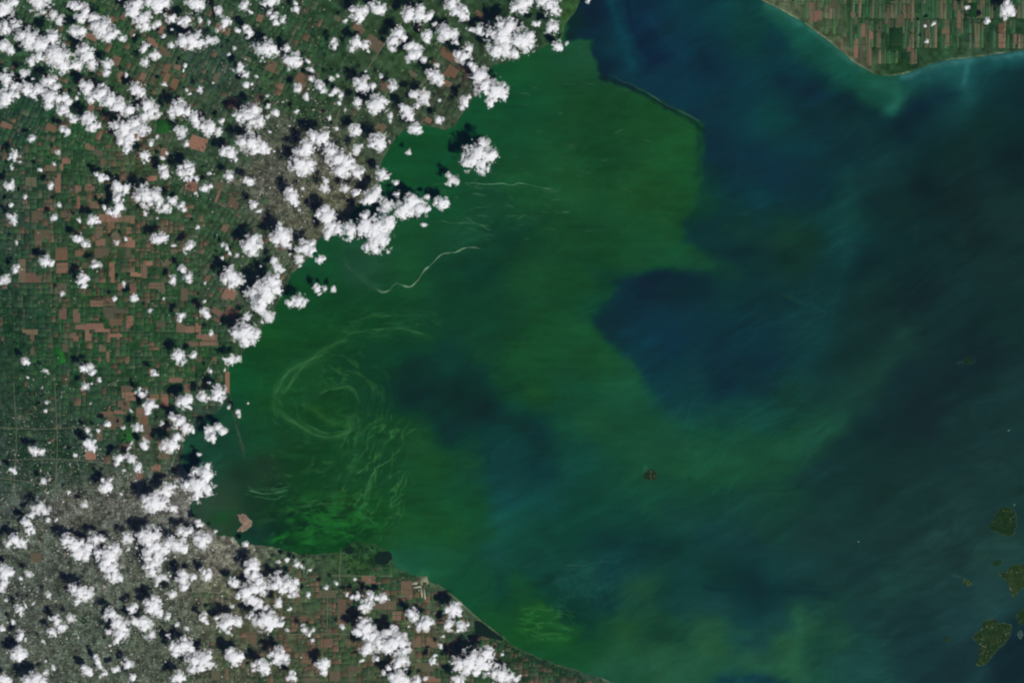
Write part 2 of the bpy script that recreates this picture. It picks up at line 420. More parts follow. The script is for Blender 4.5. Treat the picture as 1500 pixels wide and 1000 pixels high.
def water_colour(px, py):
    P, C = parse(WATER)
    u_, v_ = (0.88 * px - 0.47 * py), (0.47 * px + 0.88 * py)          # wisps are drawn out along the wind
    wx = px + 18 * fbm(px / 110, py / 70, 1, 3) + 9 * fbm(u_ / 40, v_ / 18, 5, 4)
    wy = py + 15 * fbm(px / 110, py / 70, 9, 3) + 8 * fbm(u_ / 40, v_ / 18, 13, 4)
    k_ = np.clip(0.35 + np.hypot(px - 1300, py - 120) / 260, 0.35, 1)
    wx, wy = px + (wx - px) * k_, py + (wy - py) * k_
    isg = in_poly(P[:, 0], P[:, 1], GREEN)
    C[~isg, 2] *= 0.93
    C[~isg, 0] *= 1.0
    C = C * np.clip(1.0 - 0.09 * (P[:, 0] - 1150) / 150, 0.91, 1.0)[:, None]
    near = P[:, 0] < 0
    soft = P[:, 1] > 610                       # south of the front both sides share their points
    a = idw(wx, wy, P[isg | soft], C[isg | soft])
    b = idw(wx, wy, P[~isg | soft], C[~isg | soft])
    d = seg_dist(wx * 0.35 + px * 0.65, wy * 0.35 + py * 0.65, GREEN, True)
    s = np.where(in_poly(wx * 0.35 + px * 0.65, wy * 0.35 + py * 0.65, GREEN), d, -d)
    s = s + 4.5 * fbm(px / 13, py / 13, 361, 4)
    f = np.interp(py, [0, 190, 280, 400, 560, 620, 700], [2.2, 3.0, 8, 7, 8, 25, 60])
    k = 1 / (1 + np.exp(-np.clip(s / f * 2.2, -30, 30)))
    c = a * k[:, None] + b * (1 - k[:, None])

    def stroke(pts, w, rgb, al):
        pts = [tuple(q) for q in pts]
        xs = [q[0] for q in pts]; ys = [q[1] for q in pts]
        m = (px > min(xs) - 3 * w) & (px < max(xs) + 3 * w) & (py > min(ys) - 3 * w) & (py < max(ys) + 3 * w)
        dd = seg_dist(px[m] + 4 * fbm(px[m] / 14, py[m] / 14, 21, 3), py[m] + 4 * fbm(px[m] / 14, py[m] / 14, 25, 3), pts)
        q = (al * np.exp(-(dd / w) ** 2) * (0.75 + 0.5 * fbm(px[m] / 20, py[m] / 20, 29, 3)))[:, None]
        c[m] = c[m] * (1 - q) + np.array(rgb) * q
    stroke([(882, 114), (906, 122), (931, 130), (956, 145), (990, 165), (1030, 189)], 3.6, (10, 36, 40), 0.95)
    stroke([(1024, 192), (1024, 215), (1022, 255)], 6, (17, 58, 46), 0.8)
    stroke([(895, 0), (905, 40), (925, 95)], 7, (16, 66, 78), 0.85)
    stroke([(916, 0), (925, 35), (940, 70), (965, 90)], 5, (8, 36, 60), 0.85)
    stroke([(950, 20), (975, 60), (1000, 80)], 8, (14, 58, 76), 0.45)
    for p_, w_, c_, a_ in [
        ([(318, 730), (340, 735), (352, 755), (340, 772)], 13, (44, 68, 52), 0.85), ([(345, 690), (365, 700), (390, 690)], 12, (28, 56, 42), 0.6), ([(290, 750), (312, 772), (335, 778)], 8, (46, 66, 54), 0.7),
        ([(365, 775), (385, 785), (400, 778)], 8, (20, 50, 46), 0.7), ([(578, 565), (612, 573), (652, 584), (700, 600), (745, 612), (792, 642)], 15, (9, 43, 43), 0.55), ([(640, 600), (652, 628), (672, 648), (700, 662)], 11, (10, 46, 47), 0.5),
        ([(760, 660), (790, 690), (810, 690)], 10, (13, 52, 55), 0.4), ([(1170, 705), (1215, 672), (1262, 630), (1300, 585), (1335, 545)], 15, (17, 44, 51), 0.6), ([(905, 412), (945, 404), (990, 404), (1030, 412)], 8, (9, 34, 50), 0.6),
        ([(940, 650), (1000, 662), (1060, 672), (1120, 668), (1170, 648), (1215, 620)], 24, (25, 80, 56), 0.85), ([(1000, 690), (1060, 702), (1110, 700), (1160, 682)], 10, (22, 76, 52), 0.5),
        ([(1190, 640), (1230, 605), (1270, 565), (1300, 530), (1325, 495)], 17, (25, 66, 59), 0.55), ([(1060, 612), (1110, 622), (1150, 620), (1190, 600)], 12, (20, 70, 62), 0.45),
        ([(1150, 582), (1185, 565), (1230, 560)], 10, (20, 62, 58), 0.4), ([(1240, 260), (1245, 300), (1232, 345), (1238, 378)], 13, (19, 66, 66), 0.55), ([(1255, 270), (1290, 240), (1330, 225)], 14, (19, 58, 60), 0.4),
        ([(1030, 348), (1080, 345), (1130, 352)], 10, (18, 58, 52), 0.5), ([(1040, 372), (1090, 372), (1150, 376)], 8, (12, 42, 48), 0.6),
        ([(1130, 16), (1165, 42), (1200, 72), (1235, 100), (1270, 120)], 13, (25, 86, 72), 0.75), ([(1150, 40), (1190, 75), (1230, 108), (1270, 135), (1300, 152)], 12, (20, 76, 66), 0.6),
        ([(1285, 125), (1312, 132), (1318, 142), (1308, 158)], 10, (32, 98, 82), 0.75), ([(1330, 118), (1360, 106), (1400, 100), (1440, 94), (1500, 88)], 12, (28, 86, 86), 0.75),
        ([(1418, 90), (1416, 106), (1412, 121)], 5, (40, 102, 102), 0.8), ([(1362, 100), (1358, 110)], 7, (32, 92, 92), 0.6),
        ([(1140, 120), (1180, 132), (1230, 146), (1280, 168)], 9, (10, 38, 55), 0.5), ([(1330, 172), (1360, 150), (1400, 136)], 9, (10, 36, 54), 0.5),
        ([(1100, 930), (1060, 915), (1040, 930)], 9, (34, 88, 62), 0.5), ([(1168, 900), (1172, 925), (1165, 950), (1150, 975), (1180, 990)], 8, (37, 92, 66), 0.7), ([(880, 985), (960, 975), (1040, 972), (1130, 980)], 12, (34, 88, 64), 0.6), ([(1060, 996), (1110, 992), (1150, 999)], 6, (15, 54, 66), 0.8),
        ([(935, 845), (948, 870), (955, 895), (975, 920)], 7, (30, 76, 54), 0.5), ([(960, 918), (985, 932), (1000, 938)], 6, (18, 60, 48), 0.6)]:
        stroke(p_, w_, c_, a_)
    # the eddy and the bright scum west of the dark tongue
    for p_, w_, c_, a_ in [
        ([(505, 499), (475, 511), (450, 529), (425, 542), (411, 560), (404, 582), (403, 597), (420, 612), (440, 625), (462, 636), (482, 640), (505, 636), (517, 622), (521, 607)], 5, (38, 98, 54), 0.6),
        ([(480, 514), (457, 527), (437, 542), (428, 558), (414, 576)], 4, (34, 96, 52), 0.55),
        ([(470, 577), (480, 571), (495, 568), (510, 565), (520, 572), (526, 588)], 3, (36, 98, 54), 0.6),
        ([(450, 598), (465, 603), (478, 615), (492, 620), (508, 616)], 5, (34, 96, 44), 0.6),
        ([(475, 580), (488, 576), (505, 573)], 6, (14, 62, 30), 0.7), ([(455, 608), (470, 620)], 5, (13, 60, 30), 0.7), ([(515, 580), (521, 595), (515, 600)], 5, (14, 60, 34), 0.6),
        ([(555, 637), (566, 636)], 4, (8, 46, 26), 0.9),
        ([(384, 672), (394, 690), (400, 712)], 9, (30, 56, 42), 0.7), ([(398, 712), (425, 712)], 4, (14, 46, 34), 0.7),
        ([(395, 792), (410, 786), (425, 778)], 6, (22, 104, 42), 0.7), ([(460, 752), (480, 760), (500, 775)], 7, (20, 100, 42), 0.6),
        ([(480, 768), (520, 764), (545, 768), (557, 774)], 3, (28, 104, 48), 0.7), ([(440, 795), (470, 800), (500, 792), (520, 780)], 4, (22, 98, 40), 0.7),
        ([(400, 775), (430, 770), (450, 772)], 6, (12, 50, 36), 0.7), ([(440, 785), (455, 800)], 5, (12, 56, 34), 0.6), ([(500, 760), (520, 748), (535, 746)], 4, (22, 92, 42), 0.5),
        ([(450, 752), (470, 758), (490, 757)], 3, (10, 48, 30), 0.6), ([(470, 802), (510, 800)], 3, (12, 66, 36), 0.6),
        ([(765, 893), (790, 888), (812, 899)], 5, (36, 108, 46), 0.6), ([(762, 920), (795, 930), (828, 934)], 5, (28, 100, 44), 0.5), ([(770, 905), (800, 915), (830, 920)], 3, (34, 106, 52), 0.5),
        ([(505, 380), (515, 397), (535, 412), (555, 424)], 5, (44, 92, 62), 0.5),
        ([(515, 472), (545, 464), (580, 461)], 4, (24, 84, 48), 0.5), ([(540, 486), (585, 481), (630, 493)], 5, (24, 82, 46), 0.5),
        ([(620, 470), (635, 445), (655, 430)], 4, (22, 72, 46), 0.4),
        ([(1032, 858), (1055, 862), (1085, 866), (1130, 866), (1210, 867)], 3.5, (11, 44, 52), 0.6), ([(885, 800), (920, 798), (950, 800), (995, 808)], 4, (11, 46, 50), 0.5),
        ([(1150, 432), (1170, 443), (1190, 447), (1210, 458)], 3, (24, 66, 66), 0.6), ([(1150, 442), (1165, 450)], 4, (8, 38, 50), 0.5),
        ([(944, 690), (948, 683)], 3, (46, 100, 76), 0.8), ([(960, 700), (985, 705), (1010, 700)], 6, (16, 60, 48), 0.5), ([(975, 692), (1020, 692)], 4, (26, 84, 60), 0.5),
        ([(1420, 535), (1432, 540)], 5, (8, 34, 44), 0.7), ([(1405, 530), (1412, 528)], 2, (60, 92, 90), 0.6),
        ([(1398, 842), (1412, 848)], 3, (48, 84, 86), 0.5), ([(1460, 800), (1490, 800)], 8, (40, 80, 76), 0.4),
        ([(1125, 6), (1145, 17), (1175, 34), (1207, 57), (1237, 82), (1265, 102)], 6, (48, 108, 94), 0.8),
        ([(1322, 112), (1345, 105), (1365, 98), (1395, 91), (1450, 85), (1500, 78)], 5.5, (56, 114, 110), 0.85),
        ([(1417, 92), (1416, 105), (1414, 120)], 4, (44, 106, 108), 0.6), ([(1312, 125), (1314, 140), (1305, 160)], 7, (36, 104, 90), 0.4), ([(1470, 975), (1500, 985)], 10, (17, 42, 54), 0.5),
        ([(1460, 930), (1500, 940)], 10, (17, 42, 54), 0.5), ([(340, 800), (350, 780), (372, 780)], 5, (16, 48, 44), 0.5), ([(578, 828), (600, 838), (625, 842)], 6, (38, 98, 66), 0.5),
        ([(575, 812), (585, 826), (596, 835)], 5, (36, 94, 68), 0.5),
    ]:
        stroke(p_, w_, c_, a_)
    # wind rows and fine curd in the bloom, only where it is thick
    g = np.clip((c[:, 1] - c[:, 2] - 15) / 20, 0, 1)
    n = fbm(px / 34, py / 7, 41, 4) * 0.07 + fbm(px / 70, py / 30, 43, 4) * 0.10 + fbm(px / 9, py / 6, 45, 3) * 0.04
    sw = np.exp(-(((px - 500) / 110) ** 2 + ((py - 690) / 110) ** 2))
    n = n + sw * 0.10 * fbm((px + py) / 16, (py - px) / 9, 49, 4)

    def ridge(a, b, sd_, k):
        return np.clip(1 - np.abs(fbm(a, b, sd_, 3, 0.55)) * k, 0, 1) ** 2.2
    # fine drawn-out filaments: round the eddy, and slanting below it
    wxx = px + 9 * fbm(px / 30, py / 30, 301, 3); wyy = py + 9 * fbm(px / 30, py / 30, 305, 3)
    rho = np.hypot((wxx - 478) / 1.25, wyy - 585); th = np.arctan2(wyy - 585, wxx - 478)
    e1 = np.exp(-((rho - 45) / 34) ** 4) * (0.35 + 0.65 * np.clip(fbm(px / 40, py / 40, 311, 3) + 0.5, 0, 1))
    f1 = ridge(th * 1.6, rho / 9, 313, 5.0) * e1
    e2 = np.exp(-((wxx - 548) / 48) ** 4 - ((wyy - 695) / 80) ** 4)
    f2 = ridge((0.87 * wxx + 0.5 * wyy) / 10, (0.87 * wyy - 0.5 * wxx) / 42, 317, 5.0) * e2 * np.clip(0.75 + 1.2 * fbm(px / 22, py / 22, 318, 3), 0, 1)
    e3 = np.exp(-((wxx - 475) / 85) ** 4 - ((wyy - 765) / 42) ** 4)
    f3 = np.clip(ridge((wxx + 0.2 * wyy) / 34, wyy / 9, 321, 4.5) + np.clip(fbm(wxx / 26, wyy / 12, 322, 3) * 1.6, 0, 0.8), 0, 1) * e3 * np.clip(0.7 + 1.6 * fbm(px / 24, py / 16, 323, 3), 0, 1)
    e4 = np.exp(-((wxx - 798) / 40) ** 4 - ((wyy - 912) / 26) ** 4) * (wyy < 945)
    f4 = ridge(wxx / 22, wyy / 8, 325, 4.0) * e4
    e5 = np.exp(-((wxx - 450) / 70) ** 4 - ((wyy - 700) / 45) ** 4)
    f5 = ridge((wxx - 0.3 * wyy) / 46, (wyy + 0.25 * wxx) / 8, 329, 5.0) * e5 * np.clip(0.6 + 1.4 * fbm(px / 22, py / 22, 330, 3), 0, 1)
    e6 = np.exp(-((wxx - 560) / 80) ** 4 - ((wyy - 472) / 26) ** 4)
    f6 = ridge(wxx / 40, (wyy - 0.1 * wxx) / 6, 333, 4.5) * e6
    e7 = np.exp(-((wxx - 850) / 60) ** 4 - ((wyy - 865) / 45) ** 4)
    f7 = ridge(wxx / 16, wyy / 14, 337, 4.0) * e7
    for f_, col_ in ((f1 * 0.9, (46, 106, 56)), (f2 * 1.9, (46, 114, 58)), (f3 * 0.95, (30, 108, 46)), (f4 * 0.9, (46, 120, 56)), (f5 * 1.3, (38, 102, 52)), (f6 * 0.7, (40, 98, 56)), (f7 * 0.45, (30, 82, 76))):
        q = np.clip(f_, 0, 1)[:, None]
        c = c * (1 - q) + np.array(col_) * q
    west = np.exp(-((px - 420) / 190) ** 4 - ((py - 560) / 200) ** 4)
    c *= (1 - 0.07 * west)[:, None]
    c[:, 1] *= 1 - 0.03 * np.clip((c[:, 1] - c[:, 2] - 15) / 20, 0, 1)
    c[:, 0] += 3.0 * np.clip((c[:, 1] - c[:, 2] - 15) / 20, 0, 1)
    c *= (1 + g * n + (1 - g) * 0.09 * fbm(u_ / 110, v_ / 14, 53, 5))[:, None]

    gg = np.clip((c[:, 1] - c[:, 2] - 15) / 20, 0, 1)
    up, vp = u_ + 22 * fbm(px / 70, py / 70, 371, 3), v_ + 22 * fbm(px / 70, py / 70, 375, 3)
    wsp = ridge(up / 120, vp / 20, 379, 4.0) * np.clip(0.4 + 1.5 * fbm(px / 90, py / 90, 383, 3), 0, 1)
    wsd = ridge(up / 100, vp / 24, 387, 4.0) * np.clip(0.4 + 1.5 * fbm(px / 90, py / 90, 391, 3), 0, 1)
    c *= (1 + (0.10 - 0.05 * gg) * wsp - (0.10 - 0.05 * gg) * wsd)[:, None]
    c *= (1 - 0.38 * e3 * np.clip(1 - 1.6 * f3, 0, 1) * np.clip(0.6 + fbm(px / 14, py / 9, 395, 3), 0, 1))[:, None]
    c *= (1 + 0.05 * fbm(px / 24, py / 5, 341, 4) + 0.03 * fbm(px / 5, py / 4, 345, 3))[:, None]
    return np.clip(c, 3, 255)


def build_lake():
    xs, ys = edges(-60, 1560, 1.6, 2200), edges(-60, 1060, 1.6, 2200)
    X, Y, F = grid(xs, ys)
    sd = land_sd(X, Y)
    m = (sd[F] < 6).any(1)
    F, X, Y = keep(F, m, X, Y)
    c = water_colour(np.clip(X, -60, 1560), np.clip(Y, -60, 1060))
    V = np.stack([(X - 750) * SC, (500 - Y) * SC, np.zeros_like(X)], -1)
    link('lake', mesh_from('lake', V, F, {'col': alb(c)}), M_WATER, kind='structure')


build_lake()

# ------------------------------------------------------------------ the land
LAND = """20,20:50,80,55;150,50:40,75,45;300,100:45,70,55;100,200:30,70,40;30,170:28,62,45;200,220:60,75,50;300,200:45,70,50;250,130:55,75,50;450,50:40,70,45;440,150:40,68,42;600,80:45,72,45;560,180:50,70,50;660,130:55,65,50;420,200:70,80,65;460,240:80,85,70;480,290:75,80,62;400,270:80,85,72;
20,300:35,60,48;20,400:35,62,50;100,300:35,65,42;150,350:50,70,45;100,420:35,68,40;200,420:35,70,40;30,480:25,58,40;250,300:40,70,45;300,350:45,75,48;330,430:55,75,55;250,450:30,65,38;150,480:28,65,36;80,540:30,65,40;200,520:30,68,38;300,540:35,70,40;50,600:38,62,48;100,650:38,62,50;150,600:35,65,45;220,640:50,70,50;
20,680:40,60,50;80,700:50,68,55;100,740:84,90,79;40,740:64,77,68;180,740:82,88,78;50,800:70,82,70;150,850:76,87,75;250,830:76,87,73;320,810:104,106,92;280,800:86,93,81;50,900:72,83,72;150,920:68,82,68;250,930:72,84,69;330,870:85,90,70;100,950:72,85,70;350,950:70,80,60;400,900:75,80,60;480,850:50,75,50;460,830:60,85,60;520,820:45,75,40;530,805:26,66,36;560,850:40,72,45;450,950:65,75,52;550,950:60,75,50;620,930:80,85,62;650,900:60,80,58;680,960:45,75,48;720,960:35,65,40;790,980:35,60,42;860,995:40,65,50;275,735:105,108,100;835,20:42,76,40;800,40:40,70,45;760,50:40,68,45;345,610:30,58,40;300,600:45,68,52;
1150,5:75,90,65;1200,30:60,80,52;1280,30:28,62,38;1310,80:28,60,35;1380,60:35,68,42;1450,40:30,62,40;1430,75:45,72,50;1250,80:70,80,58;1350,40:40,68,45"""
LP, LC = parse(LAND)
URBAN = """100,740:1;40,740:.8;180,740:1;50,800:.9;150,850:1;250,830:1;320,810:.9;280,790:1;50,900:.9;150,920:1;250,930:.9;330,870:.6;100,960:.9;50,620:.5;100,660:.6;150,600:.3;20,690:.7;430,220:.8;460,260:.9;480,290:.8;400,280:.8;300,200:.3;380,200:.6;
100,200:0;200,100:0;450,80:0;600,100:0;100,400:0;250,400:0;200,520:0;300,540:0;450,950:0;550,900:0;650,930:0;1300,50:0;1450,50:.2;1200,30:.2;400,930:.2;350,950:.5;20,560:.3;20,450:.1;300,600:.3;560,200:.3;660,150:.2;350,330:.2;220,640:.2"""
UA = np.array([float(q) for q in URBAN.replace('\n', '').replace(';', ',').replace(':', ',').split(',')]).reshape(-1, 3)


def land_colour(px, py):
    k = ((px > -60) & (px < 1560) & (py > -60) & (py < 1060)) * 10.0
    wx = px + k * fbm(px / 30, py / 30, 61, 3); wy = py + k * fbm(px / 30, py / 30, 65, 3)
    return idw(wx, wy, LP, LC, 14.0) * 1.04 + np.array((6, 3, 5))


def urban(px, py):
    return idw(px, py, UA[:, :2], UA[:, 2:], 14.0)[:, 0]


def build_ground():
    xs, ys = edges(-60, 1560, 2.0, 2200), edges(-60, 1060, 2.0, 2200)
    X, Y, F = grid(xs, ys)
    sd = land_sd(X, Y)
    F, X, Y, sd = keep(F, (sd[F] > -5).any(1), X, Y, sd)
    sd = sd + np.where(X > 1000, 0.8, np.where((Y > 770) & (X < 600), 3.6, 2.2)) * fbm(X / 11, Y / 11, 71, 4)
    cx, cy = np.clip(X, -60, 1560), np.clip(Y, -60, 1060)
    c = land_colour(cx, cy)
    u = urban(cx, cy)
    fine = ((X >= -60) & (X <= 1560) & (Y >= -60) & (Y <= 1060)).astype(float)
    c = c * (1 + fine * (0.34 + 0.16 * u) * fbm(X / 7, Y / 7, 75, 3))[:, None]
    # a pale beach rim where the land meets open water
    rim = np.exp(-((sd - 0.8) / 1.3) ** 2) * np.clip(0.5 + fbm(X / 18, Y / 18, 79, 3) * 1.3, 0, 1)
    rim *= np.where((X > 1000), 0.8, np.where(Y > 840, 0.6, 0.12))
    c = c * (1 - rim[:, None]) + np.array((140, 148, 122)) * rim[:, None]
    Z = np.clip(sd * 0.12, -0.35, 0.12)
    V = np.stack([(X - 750) * SC, (500 - Y) * SC, Z], -1)
    return link('ground', mesh_from('ground', V, F, {'col': alb(np.clip(c, 4, 250)), 'urban': u}), M_LAND, kind='structure')


GROUND = build_ground()

# ------------------------------------------------------------------ fields
TILES = {'A': (0, 0), 'B': (375, 0), 'C': (750, 0), 'D': (1125, 0), 'E': (0, 250), 'F': (375, 250), 'G': (750, 250), 'H': (1125, 250),
         'I': (0, 500), 'J': (375, 500), 'K': (750, 500), 'L': (1125, 500), 'M': (0, 750), 'N': (375, 750), 'O': (750, 750), 'P': (1125, 750)}


def tl(t, x, y):
    o = TILES[t]
    return o[0] + x / 4.0, o[1] + y / 4.0


BROWN = {
    'E': "150,40,215,90;320,20,355,130;440,90,475,130;500,80,555,120;530,180,570,220;450,150,470,220;185,235,250,305;220,220,320,235;355,235,430,270;580,255,700,300;700,265,790,300;630,305,670,350;560,330,600,400;740,330,770,370;745,390,790,450;740,450,765,510;560,400,620,440;555,450,635,510;325,450,395,525;440,460,490,500;205,345,290,410;205,410,245,450;110,520,150,650;150,600,240,655;330,540,400,600;640,540,670,655;825,530,860,630;860,530,895,555;765,595,825,620;875,655,965,690;930,690,968,720;950,530,1000,560;320,660,390,720;690,660,720,700;760,660,800,720;530,760,600,795;600,750,675,790;345,805,390,870;430,810,470,890;605,800,730,835;610,835,665,870;640,870,715,905;740,850,780,920;440,895,600,930;560,920,640,945;500,930,535,1000;640,955,715,975;915,880,970,915;1035,885,1085,945;1085,910,1140,950;1145,890,1175,945;1150,960,1270,995;1240,810,1310,845;1320,800,1390,860;1310,690,1380,760;1200,610,1230,650;1060,690,1100,760;1250,60,1310,110;1270,100,1285,190;1340,160,1400,220;1280,190,1330,210;1300,310,1335,360;930,310,975,380;1000,460,1040,490;1090,60,1160,120;860,30,920,60;700,20,740,60;670,390,710,430;130,930,220,960;180,950,200,1000;430,970,460,1000;595,300,628,330;640,360,700,390;480,540,520,570;1250,860,1300,885",
    'I': "1090,0,1160,30;1170,0,1280,25;580,20,620,60;620,60,640,120;365,15,395,60;180,30,200,80;735,90,755,130;990,210,1065,240;1080,250,1115,300;1320,180,1345,300;710,260,770,300;715,300,795,345;690,346,760,400;670,402,740,425;585,410,665,440;630,442,715,515;800,390,870,440;810,441,865,490;830,491,885,540;830,541,890,580;860,310,930,340;940,310,985,380;930,590,990,638;930,640,995,690;950,470,1000,520;885,720,940,760;790,770,840,810;500,640,560,690;565,520,600,580;700,600,760,640",
    'A': "1160,130,1180,180;930,150,960,200;760,170,790,220;660,330,705,380;690,420,720,480;820,430,850,480;885,450,915,490;960,370,995,428;960,430,990,490;1000,460,1040,530;1020,380,1060,410;1250,420,1285,490;1335,570,1390,640;710,80,740,120;500,200,570,235;860,230,930,270;930,280,1000,325;640,100,670,140;5,720,70,755;270,730,330,770;520,600,555,650;500,840,535,875;550,880,600,920;590,930,620,970;620,850,650,870;365,930,410,960;270,960,330,1000;350,962,370,1000;940,870,980,930;1110,800,1210,880;790,785,840,830;1260,150,1350,190",
    'B': "5,85,40,130;455,95,495,125;570,140,640,190;640,220,740,290;1085,300,1170,350;1280,70,1330,100;1110,390,1180,460;1090,470,1140,500;890,420,945,450;725,480,775,530;235,430,300,490;60,360,120,420;700,720,760,770;950,540,1010,570;990,690,1030,720",
    'N': "370,455,470,500;620,370,700,420;480,510,530,590;690,520,820,570;800,580,850,630;850,405,915,510;480,600,530,660;380,740,450,790;530,740,570,790;920,730,970,790;1000,735,1070,790;430,930,495,985;280,970,370,1000;540,900,620,928;540,930,570,1000;990,960,1080,1000;930,880,1040,930;270,820,310,880;240,600,300,640",
    'M': "1440,700,1500,770;1240,930,1290,980;1320,920,1340,980;180,240,240,290",
    'D': "360,0,415,50;230,15,280,60;480,70,520,98;505,100,525,150;340,52,365,80;235,65,330,130;680,80,710,140;745,85,810,155;835,70,850,130;835,170,850,230;540,140,575,218;535,220,560,360;590,180,620,230;580,240,610,380;500,230,530,340;420,230,440,290;1015,170,1065,198;1040,200,1065,270;1085,10,1115,60;1100,65,1135,165;1345,135,1385,198;1345,200,1385,280;1255,0,1270,40;1255,120,1275,180;810,275,850,303;835,305,860,370;710,10,770,20;1420,120,1430,160;1440,200,1460,260"}
BROWNS = [(124, 97, 83), (115, 93, 79), (106, 91, 75), (134, 101, 85), (98, 89, 73), (112, 90, 72), (90, 89, 72)]
GREENS = [(22, 50, 32), (26, 60, 36), (30, 64, 44), (32, 72, 40), (44, 68, 48), (38, 80, 44), (56, 74, 54), (50, 84, 50), (68, 84, 58), (84, 92, 70), (76, 80, 66)]


def zone_angle(px, py):
    if px > 1000:
        return 0.0
    if py < 210:
        return math.radians(24 if px < 520 else 34)
    if py < 300 and px > 250:
        return math.radians(20)
    if px > 300 and py < 480:
        return math.radians(30)
    return 0.0


def slab(cx, cy, hx, hy, ang, z0, z1):
    """eight corners of a low terrace, slightly battered edges"""
    c, s = math.cos(ang), math.sin(ang)
    out = []
    for k, z in ((1.0, z0), (0.985, z1)):
        for sx, sy in ((-1, -1), (1, -1), (1, 1), (-1, 1)):
            x, y = sx * hx * k, sy * hy * k
            out.append((cx + c * x - s * y, cy + s * x + c * y, z))
    return out


SLABF = [(4, 5, 6, 7), (0, 1, 5, 4), (1, 2, 6, 5), (2, 3, 7, 6), (3, 0, 4, 7)]


